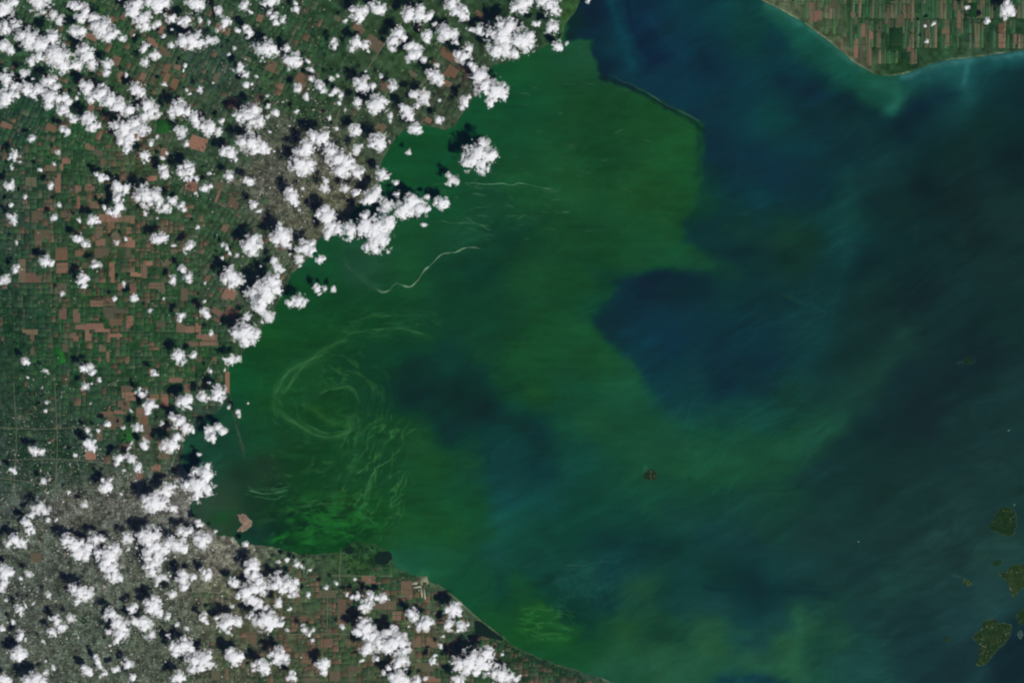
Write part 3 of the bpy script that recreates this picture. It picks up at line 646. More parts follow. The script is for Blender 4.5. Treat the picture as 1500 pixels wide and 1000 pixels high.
def build_fields():
    mats = [m_plain('ploughed_field' if k < 5 else 'dry_field', c, 0.8, 1.2, 0.9, 0.2) for k, c in enumerate(BROWNS)]
    shapes = [[(-.5, -.5), (.5, -.5), (.5, .5), (-.5, .5)], [(-.5, -.5), (.5, -.47), (.47, .5), (-.48, .46)], [(-.5, -.5), (.5, -.5), (.5, .2), (.15, .2), (.15, .5), (-.5, .5)],
              [(-.5, -.2), (-.2, -.2), (-.2, -.5), (.5, -.5), (.5, .5), (-.5, .5)], [(-.5, -.5), (.1, -.5), (.1, -.3), (.5, -.3), (.48, .5), (-.5, .47)], [(-.5, -.46), (.5, -.5), (.5, .5), (-.1, .5), (-.1, .3), (-.47, .3)]]
    unit = []
    for m in mats:
        row = []
        for sh in shapes:
            P_ = []
            for i, p in enumerate(sh):
                q = sh[(i + 1) % len(sh)]
                P_ += [p, ((p[0] + q[0]) / 2 + random.uniform(-.03, .03), (p[1] + q[1]) / 2 + random.uniform(-.03, .03))]
            n_ = len(P_)
            me = bpy.data.meshes.new('field')
            me.from_pydata([(x, y, 0) for x, y in P_] + [(x * .985, y * .985, 1) for x, y in P_], [], [tuple(range(n_, 2 * n_))] + [(i, (i + 1) % n_, n_ + (i + 1) % n_, n_ + i) for i in range(n_)])
            me.materials.append(m)
            row.append(me)
        unit.append(row)
    taken = []
    n = 0
    for t, txt in BROWN.items():
        for q in txt.split(';'):
            x0, y0, x1, y1 = [float(v) for v in q.split(',')]
            ax, ay = tl(t, x0, y0); bx, by = tl(t, x1, y1)
            cx, cy = (ax + bx) / 2, (ay + by) / 2
            w, h = (bx - ax), (by - ay)
            if t == 'D':
                w *= 0.74
            taken.append((cx, cy, w, h))
            k = random.choices(range(7), [5, 5, 4, 3, 3, 3, 2])[0]
            if t in 'DN':
                k = random.choices(range(7), [1, 3, 5, 0, 5, 3, 6])[0]
            o = bpy.data.objects.new('field', random.choices(unit[k], [3, 4, 2, 2, 2, 2])[0])
            wx, wy, _ = W(cx, cy)
            o.location = (wx, wy, 0.10)
            o.rotation_euler = (0, 0, -zone_angle(cx, cy))
            o.scale = (w * SC * 1.04, h * SC * 1.04, 0.10 + 0.0007 * (n % 60))
            o.parent = GROUND
            COL.objects.link(o)
            n += 1
    # the rest of the patchwork
    V, Fc, C = [], [], []

    def add(cx, cy, w, h, ang, col, z):
        b = len(V)
        x, y, _ = W(cx, cy)
        V.extend(slab(x, y, w * SC / 2, h * SC / 2, -ang, 0.05, z))
        Fc.extend([tuple(b + i for i in f) for f in SLABF])
        C.extend([tuple(alb(col))] * 8)

    cells = []

    def split(zone, x, y, w, h, lim):
        if w * h > lim * random.uniform(0.6, 2.6) and max(w, h) > 5:
            k = random.uniform(0.35, 0.65)
            if w > h * random.uniform(0.6, 1.5):
                split(zone, x, y, w * k, h, lim); split(zone, x + w * k, y, w * (1 - k), h, lim)
            else:
                split(zone, x, y, w, h * k, lim); split(zone, x, y + h * k, w, h * (1 - k), lim)
        else:
            cells.append((zone, x + w / 2, y + h / 2, w, h))
    for zone in (0, 1, 2):
        for x in np.arange(-90, 930, 36.0):
            for y in np.arange(-90, 1090, 36.0):
                split(zone, x, y, 36.0, 36.0, 62)
    for x in np.arange(1075, 1560, 24.0):                     # long narrow lots of the north shore
        for y in np.arange(-60, 120, 44.0):
            nn = random.choice([4, 5, 6, 7])
            for i in range(nn):
                h0 = random.choice([1.0, 0.5])
                for j in range(int(1 / h0)):
                    cells.append((3, x + 24 * (i + .5) / nn, y + 44 * h0 * (j + .5), 24 / nn, 44 * h0))
    Q = np.array(cells)
    for zone, ang in ((1, math.radians(24)), (2, math.radians(32))):
        m = Q[:, 0] == zone
        x0, y0 = Q[m, 1] - 350, Q[m, 2] - 150
        Q[m, 1] = 350 + math.cos(ang) * x0 - math.sin(ang) * y0
        Q[m, 2] = 150 + math.sin(ang) * x0 + math.cos(ang) * y0
    SD = land_sd(Q[:, 1], Q[:, 2]); UR = urban(Q[:, 1], Q[:, 2]); BA = land_colour(Q[:, 1], Q[:, 2])
    PN = fbm(Q[:, 1] / 50, Q[:, 2] / 50, 83, 3)
    for (zone, x, y, w, h), sd, u, base, pn in zip(Q, SD, UR, BA, PN):
        ang = (0, math.radians(24), math.radians(32), 0)[int(zone)]
        za = zone_angle(x, y)
        if zone != 3 and (x > 1000 or abs((math.radians(32) if za > math.radians(27) else math.radians(24) if za > 0 else 0) - ang) > 0.05):
            continue
        if 470 < x < 610 and y < 845 and random.random() < 0.8:
            continue
        if zone == 3 and x < 1000 or sd < 2 + 0.5 * max(w, h) or random.random() < u * 0.95 + 0.16:
            continue
        pb = 0.11 + 0.40 * math.exp(-(((x - 170) / 110) ** 2 + ((y - 370) / 110) ** 2)) + (0.34 if y > 840 and x > 350 else 0) + (0.26 if x > 1000 else 0) + 0.12 * pn
        if random.random() < pb:
            col = np.array(random.choice(BROWNS)) * random.uniform(0.78, 1.02)
            col = 0.8 * col + 0.2 * base
        else:
            i = int(np.clip(4.6 + pn * 4 + random.gauss(0, 2.9), 0, len(GREENS) - 1))
            col = np.array(GREENS[i], float) * random.uniform(0.9, 1.1)
            col = (0.55 * col + 0.45 * base) * 1.06 + np.array((10, 5, 7))
        if x > 1000:
            col = col * np.array((1.02, 1.1, 1.06)) + 4
        add(x, y, w * random.uniform(.9, 1.0), h * random.uniform(.9, 1.0), ang + random.gauss(0, 0.03), np.clip(col, 5, 200), 0.135 + 0.03 * random.random())
    add(*tl('I', 350, 80), 12, 24, math.radians(-18), (34, 102, 44), 0.19)
    add(*tl('A', 960, 740), 22, 20, 0, (36, 84, 42), 0.18)
    add(*tl('I', 745, 550), 22, 18, 0, (44, 96, 46), 0.18)
    add(*tl('D', 750, 230), 20, 34, 0, (30, 62, 40), 0.18)
    add(*tl('D', 1200, 60), 13, 22, 0, (30, 64, 40), 0.18)
    me = mesh_from('patchwork', V, Fc, {'col': np.array(C)})
    link('field_patchwork', me, M_FIELD, GROUND, kind='stuff')


build_fields()


# ------------------------------------------------------------------ roads
def strip(pts, w, z, step=6.0):
    L = smooth_line(pts, step)
    ok = land_sd(L[:, 0], L[:, 1]) > 2.5
    if not ok.all() and ok.any():
        i0 = int(np.argmax(ok)); i1 = i0
        while i1 < len(ok) and ok[i1]:
            i1 += 1
        L = L[i0:max(i1, i0 + 2)]
    T = np.gradient(L, axis=0)
    T /= np.linalg.norm(T, axis=1, keepdims=True) + 1e-9
    Nn = np.stack([-T[:, 1], T[:, 0]], -1)
    V = []
    for p, q in zip(L, Nn):
        for k, zz in ((-1, z - 0.03), (-0.8, z), (0.8, z), (1, z - 0.03)):
            a = p + q * k * w / 2
            V.append(W(a[0], a[1], zz))
    F = []
    for i in range(len(L) - 1):
        for j in range(3):
            F.append((4 * i + j, 4 * i + j + 1, 4 * i + 5 + j, 4 * i + 4 + j))
    return V, F


def build_roads():
    hw = [[('B', 870, 110), ('B', 760, 250), ('B', 650, 410)], [('B', 540, 140), ('B', 500, 230), ('B', 480, 260)], [('B', 490, 640), ('B', 470, 720), ('B', 500, 810)],
          [('F', 300, 270), ('F', 240, 365)], [('I', 1255, 90), ('I', 1200, 190), ('I', 1155, 265)], [('I', 1075, 420), ('I', 1066, 560), ('I', 1062, 700)],
          [('I', 1035, 640), ('I', 1010, 720), ('I', 995, 790)], [('A', 825, 870), ('A', 790, 920), ('A', 760, 985)], [('M', 760, 490), ('M', 790, 440), ('M', 850, 400)],
          [('F', 430, 70), ('F', 380, 130), ('F', 340, 170)], [('N', 500, 235), ('N', 490, 360), ('N', 495, 460)], [('N', 420, 370), ('N', 600, 372), ('N', 800, 372)],
          [('N', 180, 715), ('N', 400, 712), ('N', 560, 715)], [('N', 420, 500), ('N', 415, 700)], [('M', 180, 690), ('M', 260, 670), ('M', 330, 640)], [('M', 0, 240), ('M', 120, 250), ('M', 220, 300)],
          [('M', 0, 530), ('M', 200, 535), ('M', 380, 525)], [('N', 1060, 420), ('N', 1180, 510), ('N', 1300, 620), ('N', 1430, 720)]]
    for i, h in enumerate(hw):
        V, F = strip([tl(*q) for q in h], 1.15, 0.27 + 0.001 * i)
        link('highway', mesh_from('highway', V, F), M_HIGHWAY, GROUND)
    city = [[(-20, 812), (90, 800), (190, 770), (275, 745)], [(20, 1020), (90, 930), (170, 860), (260, 800), (330, 795)], [(-20, 880), (100, 878), (220, 872), (350, 860)], [(60, 730), (66, 850), (60, 1020)],
            [(130, 720), (136, 860), (128, 1020)], [(205, 730), (200, 860), (210, 1020)], [(-20, 950), (140, 948), (300, 955), (360, 945)], [(0, 700), (110, 712), (230, 708)], [(270, 770), (262, 880), (275, 1010)], [(-20, 760), (80, 770), (160, 830), (240, 920), (300, 1020)],
            [(20, 560), (24, 640), (20, 720)], [(80, 560), (84, 650), (80, 720)], [(-20, 625), (70, 628), (160, 622)], [(-20, 675), (80, 672), (180, 680)], [(380, 190), (430, 235), (480, 300)], [(400, 300), (440, 250), (500, 205)], [(360, 240), (440, 262), (530, 262)]]
    for i, h in enumerate(city):
        V, F = strip(h, 0.9, 0.28 + 0.001 * i)
        link('highway', mesh_from('highway', V, F), M_HIGHWAY, GROUND)
    k = 0
    for x in range(-8, 345, 27):
        V, F = strip([(x, 215), (x + 1, 450), (x + 2, 730 if x < 250 else 600)], 0.8, 0.225 + 0.0006 * k)
        link('road', mesh_from('road', V, F), M_ROAD, GROUND); k += 1
    for y in range(228, 720, 27):
        xe = 330 if y < 590 else 255
        V, F = strip([(-40, y), (150, y + 1), (xe, y + 2)], 0.8, 0.235 + 0.0006 * k)
        link('road', mesh_from('road', V, F), M_ROAD, GROUND); k += 1
    for x in range(365, 700, 36):
        y0 = 830 if x < 560 else 860 + max(0, (x - 610) * 0.75)
        V, F = strip([(x, y0), (x + 1, 1040)], 0.9, 0.225 + 0.0006 * k)
        link('road', mesh_from('road', V, F), M_ROAD, GROUND); k += 1
    for y in (863, 900, 928, 964, 998):
        V, F = strip([(360, y), (500, y + 1), (600 + (y - 843) * 1.1, y)], 0.9, 0.235 + 0.0006 * k)
        link('road', mesh_from('road', V, F), M_ROAD, GROUND); k += 1
    for x in (1168, 1192, 1232, 1272, 1296, 1335, 1378, 1402, 1444, 1476):
        yb = float(np.interp(x, [1100, 1175, 1237, 1280, 1322, 1395, 1500], [-5, 30, 78, 104, 102, 82, 70]))
        V, F = strip([(x, -60), (x, yb)], 0.8, 0.225 + 0.0006 * k)
        link('road', mesh_from('road', V, F), M_ROAD, GROUND); k += 1
    for y, a, b in ((4, 1140, 1540), (38, 1190, 1540), (66, 1228, 1540)):
        V, F = strip([(a, y), (b, y - 4)], 0.8, 0.235 + 0.0006 * k)
        link('road', mesh_from('road', V, F), M_ROAD, GROUND); k += 1


build_roads()


# ------------------------------------------------------------------ woods, ponds, town blocks
def dome(V, F, C, x, y, z, r, h, col, sides=7):
    b = len(V)
    ph = random.random() * 6
    for k, zz in ((1.0, 0), (0.72, 0.7)):
        for i in range(sides):
            a = ph + i * 2 * math.pi / sides
            rr = r * k * random.uniform(0.75, 1.2)
            V.append((x + rr * math.cos(a), y + rr * math.sin(a), z + h * zz))
            C.append(col)
    V.append((x, y, z + h)); C.append(col)
    for i in range(sides):
        j = (i + 1) % sides
        F.append((b + i, b + j, b + sides + j)); F.append((b + i, b + sides + j, b + sides + i))
        F.append((b + sides + i, b + sides + j, b + 2 * sides))


def wood_clumps(spots, shades):
    V, F, C = [], [], []
    for x, y, r, h in spots:
        c = np.array(random.choice(shades)) * random.uniform(0.8, 1.2)
        wx, wy, _ = W(x, y)
        dome(V, F, C, wx, wy, 0.08, r * SC, h, tuple(alb(c)))
    return mesh_from('woodland', V, F, {'col': np.array(C)})


DARKG = [(22, 52, 34), (26, 58, 36), (20, 46, 36), (30, 64, 38)]


def build_woods():
    spots = []
    lots = []
    for _ in range(420):
        x, y = random.uniform(-40, 860), random.uniform(-40, 1040)
        lots.append((x, y, random.uniform(2.5, 6.5)))
    for _ in range(60):
        lots.append((random.uniform(1120, 1540), random.uniform(-30, 105), random.uniform(2, 4)))
    for a, b, w in [((448, 25), (462, 55), 6), ((462, 55), (480, 95), 6), ((480, 95), (505, 110), 5), ((470, 60), (520, 90), 6), ((200, 592), (172, 645), 3), ((10, 440), (30, 520), 14), ((0, 380), (20, 430), 10),
                    ((505, 802), (545, 808), 7), ((520, 815), (560, 825), 6), ((740, 955), (860, 998), 8), ((690, 950), (740, 965), 6), ((20, 560), (120, 700), 20), ((0, 600), (60, 700), 18), ((1270, 30), (1340, 100), 8), ((1410, 20), (1480, 50), 8), ((342, 598), (357, 665), 1), ((60, 250), (110, 330), 2), ((110, 330), (130, 420), 2), ((130, 420), (190, 470), 2), ((240, 380), (300, 420), 2), ((180, 300), (240, 380), 2), ((20, 500), (120, 530), 2), ((120, 530), (200, 592), 2), ((120, 60), (200, 110), 3), ((200, 110), (260, 190), 3), ((330, 40), (400, 120), 3), ((560, 20), (600, 90), 3), ((600, 90), (660, 150), 3), ((420, 930), (500, 900), 2), ((500, 900), (560, 930), 2), ((240, 620), (262, 560), 2), ((498, 806), (545, 800), 4), ((545, 800), (572, 815), 4), ((572, 815), (600, 845), 3), ((430, 812), (500, 815), 3), ((510, 815), (570, 835), 8), ((660, 872), (740, 938), 3), ((740, 945), (840, 985), 5), ((500, 830), (560, 845), 5)]:
        n = int(math.hypot(b[0] - a[0], b[1] - a[1]) * w / 14) + 3
        for _ in range(n):
            t = random.random()
            lots.append((a[0] + (b[0] - a[0]) * t + random.gauss(0, w * .5), a[1] + (b[1] - a[1]) * t + random.gauss(0, w * .5), random.uniform(1.2, 3.2) if w < 12 else random.uniform(1.5, 4)))
    xs = np.array([l[0] for l in lots]); ys = np.array([l[1] for l in lots])
    sd = land_sd(xs, ys)
    for (x, y, r), s in zip(lots, sd):
        if s < 2:
            continue
        for _ in range(int(r * r * 0.55) + 2):
            a, d = random.random() * 6.28, r * math.sqrt(random.random())
            spots.append((x + d * math.cos(a) * 1.2, y + d * math.sin(a), random.uniform(0.6, 1.3), random.uniform(0.15, 0.3)))
    link('woodland', wood_clumps(spots, DARKG), M_WOOD, kind='stuff', label='small dark green woodlots scattered between the fields', cat='woodland')


build_woods()


def flat_poly(name, pts, z, mat, parent=None, **kw):
    L = smooth_line(list(pts) + [pts[0]], 1.2)[:-1]
    L = L + 3.2 * np.stack([fbm(L[:, 0] / 5, L[:, 1] / 5, 350, 3), fbm(L[:, 0] / 5, L[:, 1] / 5, 354, 3)], -1)
    cx, cy = L.mean(0)
    V = [W(cx, cy, z)] + [W(p[0], p[1], z - 0.02) for p in L]
    n = len(L)
    F = [(0, 1 + (i + 1) % n, 1 + i) for i in range(n)]
    return link(name, mesh_from(name, V, F), mat, parent, **kw)


flat_poly('pond', [tl('N', *q) for q in ((1270, 645), (1310, 635), (1370, 675), (1440, 728), (1442, 750), (1385, 742), (1300, 705))], 0.30, M_POND, kind='structure')
flat_poly('pond', [tl('N', *q) for q in ((700, 245), (740, 228), (785, 235), (795, 275), (770, 300), (715, 302), (690, 275))], 0.30, M_POND, kind='structure')
flat_poly('pond', [tl('N', *q) for q in ((520, 215), (550, 200), (575, 212), (560, 240), (530, 240))], 0.30, M_POND, kind='structure')


def build_town():
    V, F, C = [], [], []
    n = 0
    P = np.stack([np.random.default_rng(5).uniform(-50, 760, 90000), np.random.default_rng(6).uniform(-50, 1050, 90000)], -1)
    u = urban(P[:, 0], P[:, 1])
    sd = land_sd(P[:, 0], P[:, 1])
    cl = fbm(P[:, 0] / 26, P[:, 1] / 26, 91, 3)
    for (x, y), uu, s, q in zip(P, u, sd, cl):
        if s < 3 or random.random() > max(0.04, uu - 0.2) * (0.5 + 0.9 * max(q + 0.1, 0)):
            continue
        w, h = random.uniform(0.35, 0.8), random.uniform(0.35, 0.8)
        t = random.random()
        if t < 0.10:
            w *= random.uniform(1.6, 3); h *= random.uniform(1.3, 2.2)
        g = random.choice([(150, 150, 140), (175, 170, 160), (120, 120, 112), (95, 98, 92), (140, 128, 112), (190, 188, 182), (70, 78, 72)])
        b = len(V)
        wx, wy, _ = W(x, y)
        ang = random.choice([0, 0, 0.5, 1.1]) if y < 300 else random.choice([0, 0, 0, 0.6])
        V.extend(slab(wx, wy, w * SC, h * SC, ang, 0.05, random.uniform(0.2, 0.3)))
        F.extend([tuple(b + i for i in f) for f in SLABF])
        C.extend([tuple(alb(g))] * 8)
        n += 1
    link('town_buildings', mesh_from('town_buildings', V, F, {'col': np.array(C)}), M_BLDG, kind='stuff', label='pale specks of buildings and yards spread through the towns', cat='buildings')


build_town()


# ------------------------------------------------------------------ islands
def island(pts, label, woods, olive=0, pale=0, base=(32, 56, 30), seed=0, group='islands in the lake', bare=None):
    L = smooth_line(list(pts) + [pts[0]], 1.5)[:-1]
    L = L + np.stack([fbm(L[:, 0] / 5, L[:, 1] / 5, 100 + seed, 3), fbm(L[:, 0] / 5, L[:, 1] / 5, 130 + seed, 3)], -1) * 2.2
    c = L.mean(0)
    cx, cy, _ = W(*c)
    root = link('island', None, None, None, label, 'island', group, None, (cx, cy, 0))
    V, F, C = [], [], []
    rings = ((1.03, -0.05, (44, 74, 68)), (0.98, 0.06, (56, 74, 54)), (0.93, 0.10, base), (0.6, 0.13, base), (0.25, 0.15, base))
    n = len(L)
    for k, z, col in rings:
        for p in L:
            q = c + (p - c) * k
            V.append(((q[0] - c[0]) * SC, -(q[1] - c[1]) * SC, z))
            C.append(tuple(alb(np.clip(np.array(col) * (1 + 0.25 * fbm(np.array([q[0] / 4]), np.array([q[1] / 4]), 7, 3)[0]), 3, 250))))
    V.append((0, 0, 0.15)); C.append(tuple(alb(base)))
    for r in range(len(rings) - 1):
        for i in range(n):
            j = (i + 1) % n
            F.append((r * n + i, (r + 1) * n + i, (r + 1) * n + j)); F.append((r * n + i, (r + 1) * n + j, r * n + j))
    b = (len(rings) - 1) * n
    for i in range(n):
        F.append((b + i, len(V) - 1, b + (i + 1) % n))
    link('shore', mesh_from('shore', V, F, {'col': np.array(C)}), M_FIELD, root)
    x0, y0 = L.min(0); x1, y1 = L.max(0)

    poly = [tuple(p) for p in c + (L - c) * 0.96]

    def pick(k):
        R = np.random.default_rng(k + seed * 31)
        q = np.stack([R.uniform(x0, x1, k * 6 + 20), R.uniform(y0, y1, k * 6 + 20)], -1)
        return q[in_poly(q[:, 0], q[:, 1], poly)][:k] if k else []
    V, F, C = [], [], []
    for x, y in pick(woods):
        if bare and fbm(np.array([x / 6]), np.array([y / 6]), 140 + seed, 3)[0] > bare:
            continue
        col = np.array(random.choice([(24, 50, 26), (30, 58, 28), (36, 66, 30), (20, 42, 26)])) * random.uniform(0.85, 1.15)
        dome(V, F, C, (x - c[0]) * SC, -(y - c[1]) * SC, 0.09, random.uniform(0.5, 1.1) * SC, random.uniform(0.15, 0.28), tuple(alb(col)))
    if V:
        link('woodland', mesh_from('woodland', V, F, {'col': np.array(C)}), M_WOOD, root, kind='stuff')
    for x, y in pick(olive):
        me = mesh_from('field', slab(0, 0, random.uniform(.6, 1.5) * SC, random.uniform(.6, 1.8) * SC, random.uniform(0, .5), 0.05, 0.27 + random.random() * .03), SLABF, {'col': np.array([tuple(alb(random.choice([(56, 74, 38), (66, 78, 46), (46, 68, 34)])))] * 8)})
        link('field', me, M_FIELD, root, loc=((x - c[0]) * SC, -(y - c[1]) * SC, 0))
    for x, y in pick(pale):
        me = mesh_from('building', slab(0, 0, random.uniform(.35, .9) * SC, random.uniform(.35, .8) * SC, random.uniform(0, 1.5), 0.05, 0.33 + random.random() * .03), SLABF, {'col': np.array([tuple(alb(random.choice([(118, 122, 110), (140, 140, 130), (104, 110, 92)])))] * 8)})
        link('building', me, M_BLDG, root, loc=((x - c[0]) * SC, -(y - c[1]) * SC, 0))
    return root


def T(t, *pts):
    return [tl(t, x, y) for x, y in pts]


island(T('P', (1282, 85), (1312, 60), (1330, 30), (1338, 0), (1352, -20), (1380, -30), (1420, -24), (1446, 0), (1458, 40), (1452, 95), (1440, 130), (1410, 143), (1370, 128), (1318, 108)),
       'green wooded island with a paler strip, northernmost of the large islands at the right edge', 900, 14, 3, seed=1, bare=0.35)
island(T('P', (1570, 320), (1500, 305), (1425, 308), (1392, 348), (1345, 360), (1382, 392), (1410, 420), (1420, 462), (1440, 502), (1462, 478), (1500, 440), (1570, 430)),
       'patchy island cut by the right edge, between the two other large islands', 700, 22, 14, seed=2, bare=0.1, base=(44, 62, 36))
island(T('P', (1312, 292), (1338, 279), (1368, 293), (1350, 314), (1325, 312)), 'tiny dark islet just off the patchy middle island', 40, seed=3, base=(30, 54, 38))
island(T('P', (1140, 404), (1160, 393), (1190, 412), (1188, 428), (1165, 430)), 'tiny olive islet west of the patchy middle island', 24, 3, 2, seed=4, base=(60, 78, 48))
island(T('P', (1290, 632), (1330, 625), (1350, 648), (1384, 648), (1422, 662), (1426, 700), (1402, 742), (1370, 782), (1332, 820), (1290, 872), (1252, 905), (1220, 890), (1236, 840), (1242, 792), (1230, 762), (1200, 732), (1240, 690), (1262, 642)),
       'large island with woods and grey buildings near the lower right corner', 1100, 20, 30, seed=5, bare=0.25, base=(42, 60, 36))
island(T('P', (1458, 585), (1490, 565), (1540, 560), (1550, 650), (1485, 656), (1455, 622)), 'green island end at the right edge above the large southern island', 160, 6, 2, seed=6)
island(T('P', (1024, 742), (1042, 730), (1066, 742), (1060, 760), (1036, 757)), 'tiny dark islet west of the large southern island', 36, seed=7, base=(30, 54, 40))
island(T('K', (770, 785), (790, 760), (815, 752), (842, 764), (851, 786), (835, 806), (802, 812), (776, 802)), 'small round dark wooded island alone in the green middle of the lake', 150, 0, 4, seed=8, base=(44, 52, 30))
island(T('H', (84, 732), (95, 718), (112, 737), (106, 750), (92, 748)), 'tiny dark islet with a pale wake, in the blue water right of centre', 20, seed=9, base=(24, 48, 44))
island(T('L', (1140, 108), (1165, 90), (1198, 97), (1208, 122), (1182, 137), (1150, 127)), 'small dark islet in the dark water near the right edge', 70, seed=10, base=(20, 42, 38))
island(T('M', (1390, 12), (1430, 8), (1480, 55), (1472, 82), (1420, 117), (1384, 108), (1422, 70), (1398, 42)), 'bare pinkish hook-shaped island in the bay by the city', 0, 0, 6, seed=11, base=(134, 116, 100))
island(T('P', (1455, 960 - 250), (1480, 940 - 250), (1500, 960 - 250), (1475, 985 - 250)), 'tiny islet beside the large southern island at the right edge', 10, 0, 2, seed=12, base=(58, 76, 72))


def ship(px, py, ang, label):
    x, y, _ = W(px, py)
    root = link('ship', None, None, None, label, 'ship', 'ships on the lake', None, (x, y, 0))
    root.rotation_euler = (0, 0, ang)
    root.scale = (0.6, 0.6, 0.6)
    prof = [(-1.1, .16), (-.9, .22), (.6, .22), (.95, .12), (1.15, 0.01)]
    V = []
    for z, k in ((-0.03, .85), (0.12, 1.0)):
        for a, b in prof:
            V.append((a, b * k, z))
        for a, b in reversed(prof):
            V.append((a, -b * k, z))
    n = 10
    F = [(i, (i + 1) % n, n + (i + 1) % n, n + i) for i in range(n)] + [(n, n + 1, n + 8, n + 9), (n + 1, n + 2, n + 7, n + 8), (n + 2, n + 3, n + 6, n + 7), (n + 3, n + 4, n + 5, n + 6)]
    link('hull', mesh_from('hull', V, F), M_SHIP, root)
    link('deckhouse', mesh_from('deckhouse', slab(-0.75, 0, .2, .17, 0, 0.12, 0.3), SLABF), M_SHIP, root)
    for k in range(4):
        link('hatch', mesh_from('hatch', slab(-0.3 + k * .3, 0, .11, .14, 0, 0.12, 0.15), SLABF), M_SHIP, root)


M_SHIP = m_plain('ship_paint', (190, 196, 196), 0.95, 1.05, 2.0, rough=0.5)
ship(*tl('L', 1411, 521), 0.5, 'tiny white vessel in the dark water above the northernmost large island')
ship(*tl('L', 1443, 957), 1.2, 'tiny white vessel just off the top of the northernmost large island')
ship(*tl('P', 530, 172), 0.9, 'tiny white vessel alone on the open lake in the lower right')

# the power station by the south shore
ps = link('power_station', None, None, None, 'pale power station yard on the south shore beside an olive field', 'power station', None, None, (*W(*tl('N', 965, 435))[:2], 0.1))
for q, hx, hy, z, name, rgb in ((tl('N', 985, 400), 5.5, 6, .16, 'yard', (140, 142, 112)), (tl('N', 945, 437), 6, 1.2, .24, 'quay', (178, 170, 150)), (tl('N', 970, 470), 1.0, 7, .25, 'causeway', (178, 166, 150)),
                                (tl('N', 988, 480), 1.0, 7.5, .25, 'causeway', (170, 164, 148)), (tl('N', 940, 480), 4, 5, .15, 'yard', (92, 86, 62)), (tl('N', 990, 425), 3, 4, .22, 'turbine_hall', (70, 82, 66)), (tl('N', 930, 415), 4, 2.0, .2, 'yard', (160, 155, 135))):
    cx, cy, _ = W(*q)
    me = mesh_from(name, slab(0, 0, hx * SC, hy * SC, 0.12, 0, z), SLABF, {'col': np.array([tuple(alb(rgb))] * 8)})
    link(name, me, M_BLDG, ps, loc=(cx - ps.location.x, cy - ps.location.y, 0.02))


# ------------------------------------------------------------------ algae streaks
def ribbon(pts, w, rgb, dens, seed, wob=1.2):
    L = smooth_line(pts, 1.6)
    L = L + wob * np.stack([fbm(L[:, 0] / 8, L[:, 1] / 8, 200 + seed, 4), fbm(L[:, 0] / 8, L[:, 1] / 8, 230 + seed, 4)], -1)
    Tn = np.gradient(L, axis=0); Tn /= np.linalg.norm(Tn, axis=1, keepdims=True) + 1e-9
    Nn = np.stack([-Tn[:, 1], Tn[:, 0]], -1)
    n = len(L)
    s = np.arange(n) * 1.6
    wid = w * (0.75 + 0.6 * fbm(s / 11, s * 0 + seed, 300, 3))
    al = dens * np.clip(0.8 + 1.0 * fbm(s / 14, s * 0 + seed * 3.3, 310, 3), 0.05, 1)
    al *= np.clip(np.minimum(s, s[-1] - s) / max(6.0, 0.12 * s[-1]), 0, 1)
    V, D = [], []
    for i in range(n):
        for k, z, a in ((-1, .006, 0), (-.4, .03, .7), (0, .04, 1), (.4, .03, .7), (1, .006, 0)):
            q = L[i] + Nn[i] * k * wid[i]
            V.append(W(q[0], q[1], z)); D.append(al[i] * a)
    F = [(5 * i + j, 5 * i + j + 1, 5 * i + 6 + j, 5 * i + 5 + j) for i in range(n - 1) for j in range(4)]
    return V, F, D, [tuple(alb(rgb))] * len(V)


def strands(pts, w, rgb, dens, seed, wob):
    V, F, D, C = ribbon(pts, w, rgb, dens, seed, wob)
    if len(pts) > 4 and wob >= 2:
        P = np.array(pts, float)
        for k in range(5):
            R = random.Random(seed * 10 + k)
            a = R.randint(0, len(P) - 3); b = min(len(P), a + R.randint(3, 5))
            sub = P[a:b] + np.array([R.uniform(-7, 7), R.uniform(-7, 7)]) + np.array([[R.gauss(0, 1.5), R.gauss(0, 1.5)] for _ in range(b - a)])
            v, f, d, c = ribbon([tuple(q) for q in sub], w * R.uniform(0.4, 0.7), rgb, dens * R.uniform(0.5, 0.95), seed + 31 * k, wob * 1.2)
            o = len(V)
            V += v; D += d; C += c
            F += [tuple(o + i for i in q) for q in f]
    return V, F, D, C


def streak(label, pts, w=1.8, rgb=(70, 130, 90), dens=0.7, seed=0, wob=1.2, group='algae streaks on the lake'):
    V, F, D, C = strands(pts, w, rgb, dens, seed, wob)
    link('algae_streak', mesh_from('algae_streak', V, F, {'cover': np.array(D), 'col': np.array(C)}), M_ALGAE, None, label, 'algae streak', group)


PG = (84, 146, 98)
SW = (66, 132, 74)
streak('longest pale algae line curving across the green water off the western shore', [(548, 421), (557, 427), (566, 427), (574, 421), (581, 415), (590, 418), (600, 420), (610, 412), (618, 402), (625, 393), (635, 385), (645, 374), (657, 370), (668, 369), (680, 364), (695, 363), (706, 365)], 2.0, (128, 166, 132), 0.95, 1)
streak('faint broad algae edge leading down into the longest pale line', [(505, 382), (513, 395), (528, 408), (545, 420)], 3.0, (60, 108, 76), 0.45, 2)
streak('thin pale algae line right of the cloud standing over the lake', [(676, 268), (695, 268), (715, 270), (735, 269), (750, 271), (760, 268), (776, 271), (795, 275), (815, 278)], 1.3, (96, 150, 112), 0.85, 3, 0.8)
streak('short faint algae line between the longest line and the cloud over the lake', [(640, 322), (660, 326), (690, 327), (722, 332)], 1.1, PG, 0.6, 4)
streak('broken pale algae line along the sharp edge between green and blue water', [(891, 108), (903, 114), (913, 121), (925, 123), (936, 130), (950, 137), (965, 147), (982, 157), (997, 163), (1012, 171), (1026, 178), (1037, 183)], 1.1, (96, 140, 124), 0.4, 5, 1.0)
